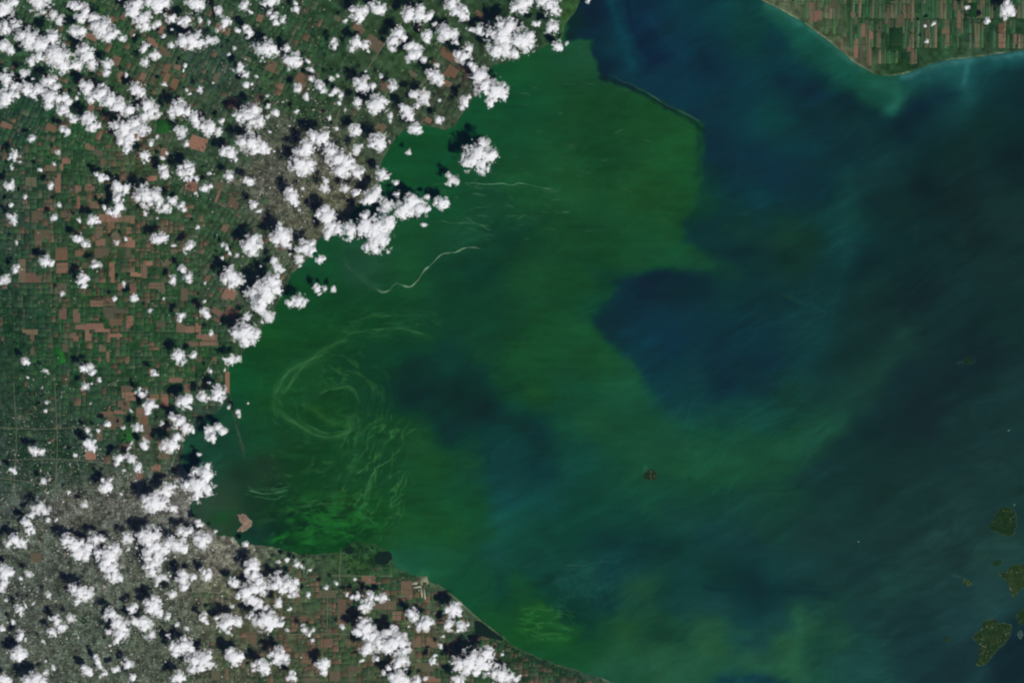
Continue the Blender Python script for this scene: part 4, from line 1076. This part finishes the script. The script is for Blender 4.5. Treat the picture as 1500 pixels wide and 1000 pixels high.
streak('bright outer arc of the algae eddy, upper part', [(518, 496), (500, 500), (475, 511), (450, 529), (425, 542), (411, 560), (404, 582), (403, 597)], 3.0, SW, 0.6, 6, 2.4)
streak('bright outer arc of the algae eddy, lower part', [(403, 597), (420, 612), (440, 625), (462, 636), (482, 640), (505, 636), (516, 624), (521, 607)], 2.6, SW, 0.62, 7, 2.0)
streak('second inner arc along the upper left of the algae eddy', [(480, 514), (457, 527), (437, 542), (428, 558), (414, 576)], 2.0, SW, 0.6, 8, 2.0)
streak('small hooked algae arc at the heart of the eddy', [(466, 580), (480, 571), (495, 568), (510, 565), (520, 572), (526, 588)], 1.8, SW, 0.62, 9)
streak('soft curved algae band inside the lower eddy', [(450, 598), (465, 603), (478, 615), (492, 620), (508, 616)], 3.5, (48, 108, 52), 0.45, 10)
streak('thin algae line above the eddy', [(500, 497), (515, 488), (540, 484), (562, 482), (585, 481), (602, 485), (616, 488), (632, 494)], 1.6, SW, 0.55, 11)
streak('faint upper algae line above the eddy, nearer the cloudy shore', [(512, 474), (530, 467), (546, 462), (560, 464), (578, 461)], 1.5, SW, 0.45, 12)
streak('bright wiggling algae line descending right of the eddy', [(576, 658), (572, 672), (556, 682), (546, 695), (541, 710), (537, 726)], 1.7, (66, 132, 72), 0.85, 13, 4)
streak('diagonal algae line just left of the bright wiggling one', [(556, 662), (548, 672), (536, 685), (524, 697)], 1.5, SW, 0.75, 14, 4)
streak('algae line falling from the lower right of the eddy', [(519, 622), (508, 640), (497, 658)], 1.4, SW, 0.55, 15, 2)
streak('pale whitish algae line in the bay below the eddy', [(362, 716), (376, 720), (390, 723), (406, 721), (424, 717)], 1.8, (80, 142, 92), 0.75, 16, 2)
streak('algae line rimming the upper side of the bright green bay scum', [(405, 748), (430, 745), (443, 740), (458, 734), (475, 732), (500, 733)], 1.8, SW, 0.6, 17, 2)
streak('bright green algae patch by the bay shore, leftmost', [(396, 797), (404, 790), (415, 785), (426, 778)], 5.0, (30, 128, 48), 0.6, 18, 3)
streak('bright green algae band in the middle of the bay', [(440, 754), (462, 762), (485, 768), (508, 770), (528, 765)], 4.5, (32, 126, 50), 0.5, 19, 4)
streak('bright green algae arc ending the bay scum on its right side', [(520, 752), (536, 757), (549, 765), (558, 774)], 2.0, (44, 132, 58), 0.65, 20, 2)
streak('lower bright algae arc hugging the bay shore', [(436, 794), (455, 798), (475, 797), (500, 790), (518, 781)], 3.0, (34, 124, 48), 0.55, 21, 3)
streak('upper algae arc of the bright patch off the southern shore', [(762, 893), (778, 889), (800, 893), (812, 899)], 2.2, (60, 134, 66), 0.7, 22, 2)
streak('middle algae arc of the bright patch off the southern shore', [(780, 912), (800, 912), (824, 915), (836, 926)], 2.0, (56, 130, 66), 0.6, 23, 2)
streak('lower algae arc of the bright patch off the southern shore', [(757, 920), (776, 922), (793, 928), (820, 928), (830, 935)], 2.2, (54, 128, 64), 0.6, 24, 2)
streak('thin pale line in the teal water above the dark southern patch', [(822, 829), (838, 827), (857, 827), (880, 823), (900, 823)], 1.1, (58, 108, 100), 0.6, 25)
streak('faint line in the teal water right of the thin pale one', [(968, 831), (982, 826), (998, 818)], 1.1, (50, 96, 92), 0.5, 26)


def minor_streaks():
    R = random.Random(3)
    V, F, D, C = [], [], [], []
    zones = [(650, 1000, 110, 350, 120, 0.06, 0.75, (60, 114, 74)), (515, 605, 610, 770, 130, -0.55, 0.85, (52, 120, 64)), (420, 530, 500, 640, 70, -0.35, 0.6, (44, 106, 54)),
             (400, 560, 640, 760, 130, -0.2, 0.65, (44, 106, 54)), (390, 560, 745, 800, 80, -0.1, 0.8, (34, 116, 50)), (755, 840, 885, 940, 44, 0.2, 0.75, (54, 124, 62)), (640, 760, 270, 345, 34, 0.05, 0.65, (70, 124, 84)), (500, 640, 450, 500, 40, -0.08, 0.55, (44, 100, 58)),
             (780, 900, 820, 900, 30, 0.2, 0.5, (40, 92, 84)), (600, 760, 420, 520, 20, -0.3, 0.3, (44, 96, 62)), (540, 590, 490, 570, 14, -0.4, 0.4, (44, 100, 56))]
    for x0, x1, y0, y1, n, a, dn, rgb in zones:
        for _ in range(n if y0 < 400 else n // 3):
            x, y = R.uniform(x0, x1), R.uniform(y0, y1)
            if not in_poly(np.array([x + 6]), np.array([y]), GREEN)[0] and y < 600:
                continue
            Ln = R.uniform(6, 26); an = a + R.gauss(0, 0.12 if y < 400 else 0.55)
            pts = [(x + t * Ln * math.cos(an), y + t * Ln * math.sin(an) + R.gauss(0, 1.3)) for t in (-.5, -.17, .17, .5)]
            v, f, d, c = ribbon(pts, R.uniform(0.8, 2.0), rgb, dn * R.uniform(0.4, 1.2), R.randint(0, 90), 1.6 if y < 400 else 3.0)
            b = len(V)
            V += v; D += d; C += c
            F += [tuple(b + i for i in q) for q in f]
    link('algae_streaks', mesh_from('algae_streaks', V, F, {'cover': np.array(D), 'col': np.array(C)}), M_ALGAE, None, 'fine short algae wisps scattered over the green water', 'algae', None, 'stuff')


minor_streaks()

# ------------------------------------------------------------------ clouds: lobes x,y,radius in quarter pixels of each tile; '~' marks thin cloud
CLOUDS = {
    'A': "230,10,60,190,0,30|30,40,50,10,70,30,80,20,25|35,160,35,20,185,25,90,150,30|20,270,35,60,295,25|170,230,55,130,210,35,230,260,50,300,220,45,340,330,75,300,320,50,370,380,45,230,330,35,180,370,30,440,375,35|510,330,50,490,290,35,530,370,40|630,380,30,625,420,25|~310,95,30,350,120,30|450,40,40,420,30,25,500,70,35,470,110,30,550,105,30|470,180,40,430,190,30|600,170,55,570,160,35,640,210,35,675,185,25,710,225,25|790,60,50,800,20,40,830,120,50,850,150,30,770,80,30|920,25,55,960,10,40,880,10,30|925,145,22,900,160,15|1000,105,30|1090,120,35,1060,130,25|1150,15,50,1120,5,30,1180,30,25|1280,70,25|1320,130,35,1310,160,20|1450,190,28,1390,185,15,1430,160,15|1125,235,55,1080,240,35,1165,255,35,1120,275,25|~1240,235,28|1485,265,22|845,280,32|905,325,28,930,330,15|850,365,28|1005,265,18|1080,390,12,1078,415,8|1335,325,15|1410,400,30,1440,440,20,1400,375,15|1440,495,18,1470,495,12|40,460,40,20,440,25,80,500,35,30,500,25|150,525,40,190,560,30,220,525,35|40,570,50,20,600,30,90,560,25|290,475,35,330,510,30,270,470,25|290,570,40,340,570,35,280,610,30,380,575,30,370,640,38,400,600,25|~140,430,25|510,520,40,490,500,25,560,560,35,600,540,35,530,580,25|640,590,45,700,620,50,750,640,40,600,500,15|800,530,40,830,550,25,780,550,20|860,620,45,890,660,40,850,680,30,930,680,18|1040,645,50,1100,650,25|1140,690,30,1150,725,25|1220,750,38,1180,740,20|1305,715,20|1450,680,55,1400,680,30,1480,720,45,1490,640,35,1520,710,35|1470,840,55,1420,830,30,1495,880,30|430,700,25,410,680,20|520,700,40,490,690,25,540,740,35,580,740,20|720,750,55,680,740,30,760,790,40,790,720,30,830,760,40|740,850,40,700,830,25,740,880,20|390,770,25,360,760,18|880,835,20,915,805,12|180,815,20|85,910,28,60,920,15|340,890,15|850,915,28,830,915,18|1085,845,18|~1070,775,30,1040,765,20|1350,900,35,1310,890,25,1380,930,22,1340,870,15|1095,980,35,1060,975,20|960,985,25|965,500,15|740,440,12|~1175,525,18|1370,285,12|235,995,12|450,575,12|255,75,12|1430,40,30,1460,70,15|~1280,770,25",
    'B': "80,10,40,50,25,25|235,50,22,230,20,12|95,100,28,110,135,22,70,70,20|165,115,20|600,80,45,630,60,25,570,60,20|720,50,40,690,45,25,750,65,20|515,115,14|900,80,40,890,100,28,960,90,50,1010,100,30,970,50,25|1150,20,40,1180,60,40,1210,90,30,1220,50,20|1310,170,28,1260,175,18,1330,190,15|1440,200,75,1430,150,40,1410,290,50,1460,280,60,1480,160,50,1400,320,30,1550,235,70,1510,310,35,1600,210,40|1000,205,30,995,240,20|1110,195,45,1150,200,35,1090,185,25|1240,285,30,1220,330,40,1190,320,25,1170,250,20|830,190,35,800,240,35,800,280,20,860,220,22|900,270,30,905,330,35,950,310,30,980,345,20,930,280,20|590,250,35,565,285,25,640,265,25,590,220,15,655,300,10|460,265,25,450,245,15|60,285,55,30,290,30,100,290,30,60,255,20|180,285,25|215,355,50,240,370,30,190,350,30|320,410,20,325,455,18,305,360,15|440,465,16|1050,455,40,1080,475,25,1020,435,25|1310,450,50,1340,500,60,1400,530,60,1440,550,40,1370,590,30,1280,400,25,1260,380,18|1220,595,35,1200,630,20,1250,570,20|630,490,45,600,470,25,685,505,22,620,520,20|800,505,28|375,505,30,395,530,20|455,530,25,485,560,22,440,550,15|250,525,25,295,565,20|490,600,18|595,605,28|715,615,50,680,620,35,750,590,25,690,645,20|885,655,40,860,640,25,910,680,20,945,610,20|795,685,22,790,710,12|935,750,35,955,770,18,910,745,15|1070,705,25|580,760,28,600,775,15|715,835,50,680,850,30,690,810,20|70,625,18|110,655,22|380,810,50,330,800,30,300,860,45,260,890,35,250,960,50,310,960,40,280,990,40|480,930,55,440,890,40,530,950,45,500,990,50,560,980,30|40,865,35,70,880,20,20,880,20|~590,870,30,600,880,20|~900,890,16|1310,900,70,1330,840,35,1260,950,50,1370,910,45,1320,960,50,1230,960,20,1360,990,18|~980,570,40,1000,590,25,930,560,25|715,990,15|235,650,12",
    'C': "60,20,50,20,40,30,100,10,30|220,30,50,250,60,35,180,10,40,160,10,30,270,80,15|235,155,38,215,180,25,265,165,20|265,265,25,285,280,12|160,135,18,135,140,14|445,5,14|~325,255,12",
    'D': "1410,55,35,1380,75,28,1440,80,22,1400,20,15|1285,120,18|1165,45,15|975,145,14|915,155,12|~930,240,12",
    'E': "60,85,28,75,65,15|140,160,15|65,205,14|75,285,30,60,270,20,85,310,15|300,90,22|590,45,25,570,30,15,620,50,15|690,90,35,740,100,28,690,160,30,690,210,35,680,240,25,650,240,20,610,215,12|850,150,60,800,155,30,910,140,35,880,190,25|930,190,30,970,210,35,1010,180,25,1060,205,25,1085,230,15|970,20,28|1100,10,45,1150,50,20,1060,15,20|1200,100,25,1230,95,12|1340,35,28|1460,65,28,1440,50,15|1485,195,25|540,290,32,570,300,18,520,300,18|460,400,30,440,385,20,500,430,25,520,435,15|315,275,20|935,395,35,910,405,20,960,385,20|1110,445,28,1095,460,18|1160,330,12|1330,460,20,1350,485,14,1305,435,12|1390,500,15|1295,515,12|1460,440,45,1490,400,35,1480,470,30,1510,440,25|90,580,20,105,565,12|~30,640,25,10,665,14|265,530,30,300,540,20,250,540,15|560,555,28|480,640,32,490,675,22,500,625,18|1350,620,50,1320,640,30,1390,640,35,1340,590,30,1360,670,25|1070,580,22,1100,620,25,1110,650,18,1060,570,12|1015,640,22|1480,720,40,1460,715,20|1205,830,28,1215,850,18,1195,815,15|1060,850,25,1050,870,15|780,745,25,800,745,15|~730,665,14|885,815,15|365,720,14|1205,765,12|~680,420,18|740,400,10|1430,950,60,1390,950,35,1470,960,45,1440,985,40,1440,1010,28|~1450,855,25|1490,800,15|855,250,14|1240,955,14|~100,420,15|~345,205,15",
    'F': "590,15,35,620,10,20,510,5,25|740,30,35,720,20,20,760,45,20|820,65,18|255,5,22|210,150,40,200,110,22,230,180,25|~410,65,20,400,100,25|700,140,40,660,160,40,720,110,25,640,180,20,590,130,20|~520,100,25|410,270,50,400,230,25,440,330,45,480,340,35,420,370,30,370,250,20|550,350,45,560,390,25,530,330,25|640,330,60,700,340,70,720,400,65,770,300,45,640,270,30,690,440,45,650,450,25,790,320,30,700,470,20|~765,200,35,750,240,30|870,220,50,850,250,35,910,170,40,900,240,30,930,180,30,960,220,40,1000,225,30,830,240,20|1090,195,35,1110,180,20,1060,190,20|1000,155,15|825,135,18|~1150,55,35,1130,30,20,1180,65,18,1140,85,15|~985,320,16|150,380,55,120,400,35,170,420,35,140,340,30,190,390,25|290,450,40,260,460,25,320,470,25,330,425,18|375,515,22,400,510,12|~255,525,25|~770,480,12|355,690,18,400,690,15,350,670,10,370,720,10|~455,695,15,460,680,10|250,760,40,280,770,25,190,775,20,220,750,20|60,700,70,100,640,40,30,760,45,110,690,40,20,800,40,70,750,40,130,700,25|~70,850,30,40,885,12|~110,530,25,120,570,25,150,580,20|5,945,20|20,235,14|5,450,20",
    'I': "1050,90,38,1030,70,22,1075,115,18|1130,85,22|1345,105,28,1385,105,20,1320,105,12|1235,170,14|905,185,24,920,195,15|150,115,22,140,100,12|485,155,28,525,145,18,540,180,18,510,165,15|170,212,12|500,265,20|830,305,25,820,285,15|880,375,32,870,410,20,905,375,15|1085,350,40,1050,360,20,1110,340,20|1190,325,28,1215,330,15|1280,305,40,1260,320,22,1310,300,20,1290,345,20|1395,415,18,1400,440,10|1050,470,40,1080,500,35,1020,450,28,1110,510,20,1130,515,12|1000,610,45,960,615,25,1040,560,28,1030,605,25,1010,640,15|1225,510,25,1240,560,30,1270,500,25,1300,520,22,1250,585,15,1210,520,15|515,520,18|520,585,35,500,590,20,540,630,22,530,610,20|625,485,20|805,510,25|845,600,25,850,615,15|205,635,30,240,645,18,180,630,15|700,680,30,690,710,18|~770,690,28|815,740,30,800,750,15|80,750,20,60,745,12|~250,820,20|630,840,35,610,860,25,650,810,18,600,810,12|1160,840,65,1200,780,50,1130,830,40,1210,860,45,1160,890,40,1215,730,25,1140,760,20,1090,840,25|970,870,40,950,880,25,1020,840,25,990,850,25|900,940,60,860,930,30,940,940,45,920,960,35|1010,980,25,1030,990,20|1165,665,10|~230,970,40,260,990,30|~495,955,20|280,350,10|~270,410,12|~270,170,15|1450,355,8",
    'M': "150,60,30,180,20,18,170,100,25,190,120,20|90,165,35,60,180,25,130,170,30,110,190,25|380,160,35,430,200,45,460,240,45,410,170,30,500,250,30,520,200,30,480,170,20|560,160,40,590,150,25|640,250,60,620,290,45,660,330,45,670,370,40,700,380,25,580,230,30,680,220,35,640,370,25|~740,150,35,760,160,20|870,150,55,840,130,35,910,140,40,910,200,50,870,230,40,920,250,40,960,220,40|1030,190,50,980,190,30,1060,210,35|890,310,40,860,270,30,890,350,30,870,320,30|1090,120,35,1060,110,22,1110,110,22|1190,160,45,1160,150,25,1220,165,25|1165,75,22,1160,50,15|1440,185,16|1470,310,40,1450,340,30,1490,360,35|1370,420,32,1350,410,20|1440,470,45,1480,450,45,1400,480,22,1470,510,35,1490,520,30,1525,445,45,1510,400,35,1550,430,25|1070,390,35,1080,430,22,1070,360,25|1210,370,30,1190,350,22,1130,380,18|~930,390,25,960,380,20|1005,480,25|470,475,50,430,450,30,420,430,18,520,480,35,450,510,25,500,500,25|~290,490,18|30,360,45,60,355,30,20,420,25,10,330,25,10,440,20|~170,365,18|110,565,28,145,545,14,120,590,15|10,680,20|120,720,28,110,740,18|80,640,12|330,640,30,350,670,30,320,620,18,370,670,22|300,700,25,320,715,15|~410,620,25|650,600,35,620,600,20,690,640,40,720,670,35,710,710,35,690,740,25,730,710,25|~640,700,22|770,560,25,785,540,18|900,540,45,880,570,30,920,580,30,870,530,25,895,505,20|840,640,35,860,660,30,800,640,25,840,680,20,780,640,25|980,620,18|1190,620,25,1200,590,15,1210,640,15|1320,650,45,1350,640,40,1300,660,25,1390,640,28,1270,620,15,1340,690,20|1080,780,45,1040,800,35,1120,790,25,1030,830,25,1080,740,20,1010,780,20|1140,870,45,1200,860,50,1230,880,35,1180,900,35,1120,920,22,1220,840,30|1370,850,40,1350,820,22,1400,840,25,1390,890,20|110,830,40,80,835,20,140,830,25,110,860,20|570,870,25,580,900,20,560,845,15,605,940,20|750,880,28,740,900,15|680,920,22|510,930,28,490,910,15,530,945,15|780,965,20|1045,970,35,1020,980,20,1080,970,18|20,980,35,40,995,25,10,965,18|200,990,55,160,985,30,250,990,30|270,940,18|1490,890,20|~880,720,30|~1100,680,18",
    'N': "130,400,45,180,420,50,210,440,35,110,430,30,150,440,35,230,480,18,230,400,20|130,525,25|20,540,35,60,560,28,30,520,20,-30,605,25|60,630,60,90,650,50,30,630,40,130,660,30,80,680,30,150,655,20|190,570,14|310,485,16|410,440,18|470,415,14|180,280,15|245,305,18,270,320,12|310,335,10|600,490,22,560,495,12|680,490,28,740,500,28,660,470,15,710,500,18|645,545,35,620,560,22,660,530,20,630,580,15|910,590,32,900,575,20,930,620,22|990,655,42,960,655,25,1020,650,22,985,680,18|1155,575,45,1120,570,28,1190,570,28,1190,600,20,1150,555,25|1130,655,28,1200,665,28,1240,660,15,1180,690,18,1110,660,18|640,680,50,600,700,30,610,660,25,680,720,35,640,720,30|~780,720,40,800,690,30|720,770,50,660,790,45,640,820,25,800,770,50,850,760,40,870,810,30,760,790,40,830,730,28|850,870,40,830,880,30,890,880,22,820,900,20|700,860,20,620,870,12|840,970,50,800,960,25,870,990,40,820,990,35,780,910,18|940,980,25|750,945,20|1250,880,65,1190,890,45,1310,870,55,1350,830,40,1280,840,35,1330,900,50,1290,930,30,1230,920,35|1440,950,50,1470,970,45,1400,940,30,1490,960,30,1520,970,20|1440,835,12|1180,985,35,1160,980,20,1210,990,20|130,840,45,100,830,25,170,860,28,120,870,30,150,810,20|385,900,30,400,880,25,370,890,20,395,930,20|40,910,40,20,880,20,60,940,20|210,965,28,230,940,15,190,970,15|275,690,20,310,710,15|~340,690,12|~500,670,15|1040,870,22|1050,835,12|870,715,14"}
SPECIAL = {('B', 1310, 900): 'compact white cloud standing over the green lake with its dark shadow beside it', ('F', 640, 330): 'largest bright cloud on the western shore, its lower end over the green water',
           ('F', 410, 270): 'bright cloud at the left end of the shore cloud bank over the western coast', ('F', 870, 220): 'lumpy cloud reaching over the lake at the right of the shore cloud bank',
           ('D', 1410, 55): 'largest of the few clouds over the northern shore farmland, in the top right corner', ('I', 1160, 840): 'large tall cloud over the head of the bay with a long dark shadow',
           ('N', 1250, 880): 'large cloud on the southern shore with a big dark shadow over the coast', ('B', 1440, 200): 'large cloud on the shore at the top of the green bay',
           ('B', 1310, 450): 'large cloud hanging over the lake edge just above the lone lake cloud', ('A', 170, 230): 'biggest cloud mass in the upper left corner', ('M', 1440, 185): 'tiny round white cloud puff just off the bay shore below the hook-shaped island',
           ('C', 445, 5): 'tiny cloud puff at the top edge over the dark river mouth', ('F', 60, 700): 'large ragged cloud covering the coast left of the green lake', ('E', 1430, 950): 'wide bright cloud on the coast where the green water begins'}


ONES = 'zero one two three four five six seven eight nine ten eleven twelve thirteen fourteen fifteen sixteen seventeen eighteen nineteen'.split()
TENS = ' . twenty thirty forty fifty sixty seventy eighty ninety'.split(' ')[1:]


def spell(n):
    n = int(min(max(n, 0), 99))
    if n < 20:
        return ONES[n]
    return TENS[n // 10 - 1] + ('-' + ONES[n % 10] if n % 10 else '')


def sized(area):
    return 'tiny' if area < 90 else 'small' if area < 260 else 'medium' if area < 800 else 'large'


def cloud_mesh(lobes, thin, seed, base):
    P = np.array(lobes)
    R = P[:, 2]
    x0, y0 = (P[:, :2] - R[:, None] * 1.75).min(0) - 3
    x1, y1 = (P[:, :2] + R[:, None] * 1.75).max(0) + 3
    st = 0.95
    X, Y, F = grid(np.arange(x0, x1, st), np.arange(y0, y1, st))
    # ragged, billowing outline: warp then union of lobes
    wx = X + 1.8 * fbm(X / 5, Y / 5, 400 + seed, 3) + 2.4 * fbm(X / 12, Y / 12, 420 + seed, 2)
    wy = Y + 1.8 * fbm(X / 5, Y / 5, 440 + seed, 3) + 2.4 * fbm(X / 12, Y / 12, 460 + seed, 2)
    f = np.full(X.shape, -9.0)
    hh = np.zeros(X.shape)
    for (lx, ly, r) in P:
        d = np.sqrt((wx - lx) ** 2 + (wy - ly) ** 2) / (r * 0.95)
        f = np.maximum(f, 1.3 * (1.0 - d))
        hh = np.maximum(hh, r * np.clip(1 - d * d, 0, 1))
    big = float(R.max())
    q = min(1.0, big / 7.0)
    cell = np.clip(big * 0.55, 2.2, 4.2)
    bump = 1.0 - np.clip(worley(wx / cell, wy / cell, seed % 40), 0, 1)
    bump2 = 1.0 - np.clip(worley(X / (cell * 0.5), Y / (cell * 0.5), seed % 40 + 7), 0, 1)
    core = 1 - 0.55 * np.clip(f, 0, 1)
    tau = f + core * (q * 1.0 * fbm(X / 9, Y / 9, 480 + seed, 3, 0.6) + 1.0 * fbm(X / 3.4, Y / 3.4, 490 + seed, 3, 0.7) + 0.5 * (bump - 0.55) + 0.2 * (bump2 - 0.5))
    tau = np.where(f < -0.85, 0, np.clip(tau - (0.17 if not thin else 0.05), 0, 1.3))
    h = (0.55 * hh + 0.25 * big * np.sqrt(np.clip(f + 0.35, 0, 1))) * (0.88 + 0.16 * bump + 0.03 * bump2) * SC * (0.5 if not thin else 0.22) + 0.25 * np.minimum(1, tau * 2) + 0.05
    h = h * (0.75 + 0.25 * np.minimum(1, tau * 2))
    al = 1 - np.exp(-tau ** 1.55 * (4.3 if not thin else 1.6))
    veil = np.clip(f + 0.28 + 2.0 * fbm(X / 6, Y / 6, 520 + seed, 4, 0.68), 0, 1) * np.clip((f + 0.9) * 2.5, 0, 1)
    al = 1 - (1 - al) * (1 - (0.46 if big > 5 else 0.28) * veil)
    al = np.where((tau <= 0) & (veil <= 0), 0, al)
    m = (al[F] > 0.004).any(1)
    if not m.any():
        return None
    F, X, Y, h, al = keep(F, m, X, Y, h, al)
    c = (X.mean(), Y.mean())
    xx, yy = (X - c[0]) * SC, -(Y - c[1]) * SC
    n = len(X)
    V = np.vstack([np.stack([xx, yy, h], -1), np.stack([xx, yy, -0.12 * h], -1)])
    FF = np.vstack([F, F[:, ::-1] + n])
    area = len(F) * st * st
    return V, FF, np.concatenate([al, al]), c, area, (np.ptp(X), np.ptp(Y))


def build_clouds():
    items = []
    k = 0
    for t, txt in CLOUDS.items():
        for q in txt.split('|'):
            thin = q.startswith('~')
            v = [float(a) for a in q.strip('~').split(',')]
            lob = [(*tl(t, v[i], v[i + 1]), v[i + 2] / 4.0) for i in range(0, len(v), 3)]
            k += 1
            big = max(l[2] for l in lob)
            base = 7.2 + min(big, 18) * 0.55 + random.uniform(-0.6, 0.6)
            # seen from orbit a raised cloud shifts outward a little; put it where it really stands
            lob = [((x - 750) * (1 - base / ALT) + 750, (y - 500) * (1 - base / ALT) + 500, r) for x, y, r in lob]
            r = cloud_mesh(lob, thin, k * 7 % 251, base)
            if r:
                items.append((r, thin, base, (t, v[0], v[1])))
    R = random.Random(8)
    src = [i for i in items if i[0][3][0] < 900 and i[0][4] > 120]
    for j in range(170):                                       # stray shreds round the clouds
        c = R.choice(src)[0]
        a, d = R.random() * 6.283, R.uniform(0.5, 1.3) * max(c[5]) * 0.5 + R.uniform(2, 26)
        x, y, r = c[3][0] + d * math.cos(a), c[3][1] + d * math.sin(a), R.uniform(1.6, 3.6)
        if land_sd(np.array([x]), np.array([y]))[0] < -4:
            continue
        q = cloud_mesh([(x, y, r)], R.random() < 0.85, (j * 11) % 251, 8.0)
        if q:
            items.append((q, True, R.uniform(7.5, 9), ('', 0, j)))
    items.sort(key=lambda i: -i[0][4] * (0.6 if i[1] else 1) + (1e6 if i[3][0] == '' else 0))
    cen = np.array([i[0][3] for i in items])
    sd = land_sd(cen[:, 0], cen[:, 1]); ur = urban(cen[:, 0], cen[:, 1])
    rest = []
    used = set()
    for n, ((V, F, al, c, area, ext), thin, base, key) in enumerate(items):
        if n >= 300:
            rest.append((V + np.array([*W(*c)[:2], base]), F, al))
            continue
        place = 'over the green water' if sd[n] < -6 else 'on the coast' if sd[n] < 14 else 'over the city' if ur[n] > 0.6 and c[1] > 600 else 'over the shore town' if ur[n] > 0.6 else 'over northern farmland' if c[0] > 1000 else 'over farmland'
        asp = ext[0] / max(ext[1], 1)
        shape = 'wispy' if thin else 'wide' if asp > 1.45 else 'tall' if asp < 0.7 else 'ragged' if area > 300 else 'round'
        lab = '%s %s cloud %s, %s percent across, %s percent down' % (sized(area), shape, place, spell(round(c[0] / 15)), spell(round(c[1] / 10)))
        if key in SPECIAL:
            lab = SPECIAL[key]
        if lab in used:
            lab = lab.replace(' cloud', ' lesser cloud')
        used.add(lab)
        me = mesh_from('cloud', V, F, {'cover': al}, True)
        link('cloud', me, M_CLOUD, None, lab, 'cloud', 'fair-weather clouds', None, (*W(*c)[:2], base))
    if rest:
        off, VV, FF, AA = 0, [], [], []
        for V, F, a in rest:
            VV.append(V); FF.append(F + off); AA.append(a); off += len(V)
        link('cloud_wisps', mesh_from('cloud_wisps', np.vstack(VV), np.vstack(FF), {'cover': np.concatenate(AA)}, True), M_CLOUD, None, 'smallest stray cloud wisps scattered among the clouds', 'clouds', None, 'stuff')


build_clouds()


# ------------------------------------------------------------------ the air between the ground and the camera
def build_haze():
    b, z0, z1 = 1900.0, -3.0, ALT + 60
    V = [(x, y, z) for z in (z0, z1) for x, y in ((-b, -b), (b, -b), (b, b), (-b, b))]
    F = [(3, 2, 1, 0), (4, 5, 6, 7), (0, 1, 5, 4), (1, 2, 6, 5), (2, 3, 7, 6), (3, 0, 4, 7)]
    t = NT('haze')
    t.t.nodes.remove(t.b)
    v = t.n('ShaderNodeVolumePrincipled')
    v.inputs['Color'].default_value = (0.22, 0.36, 1.0, 1)
    v.inputs['Density'].default_value = 0.036 / ALT
    v.inputs['Anisotropy'].default_value = 0.0
    t.t.links.new(v.outputs[0], t.out.inputs['Volume'])
    link('haze', mesh_from('haze', V, F), t.m, kind='stuff', label='thin blue air over the whole lake and land', cat='haze')


build_haze()
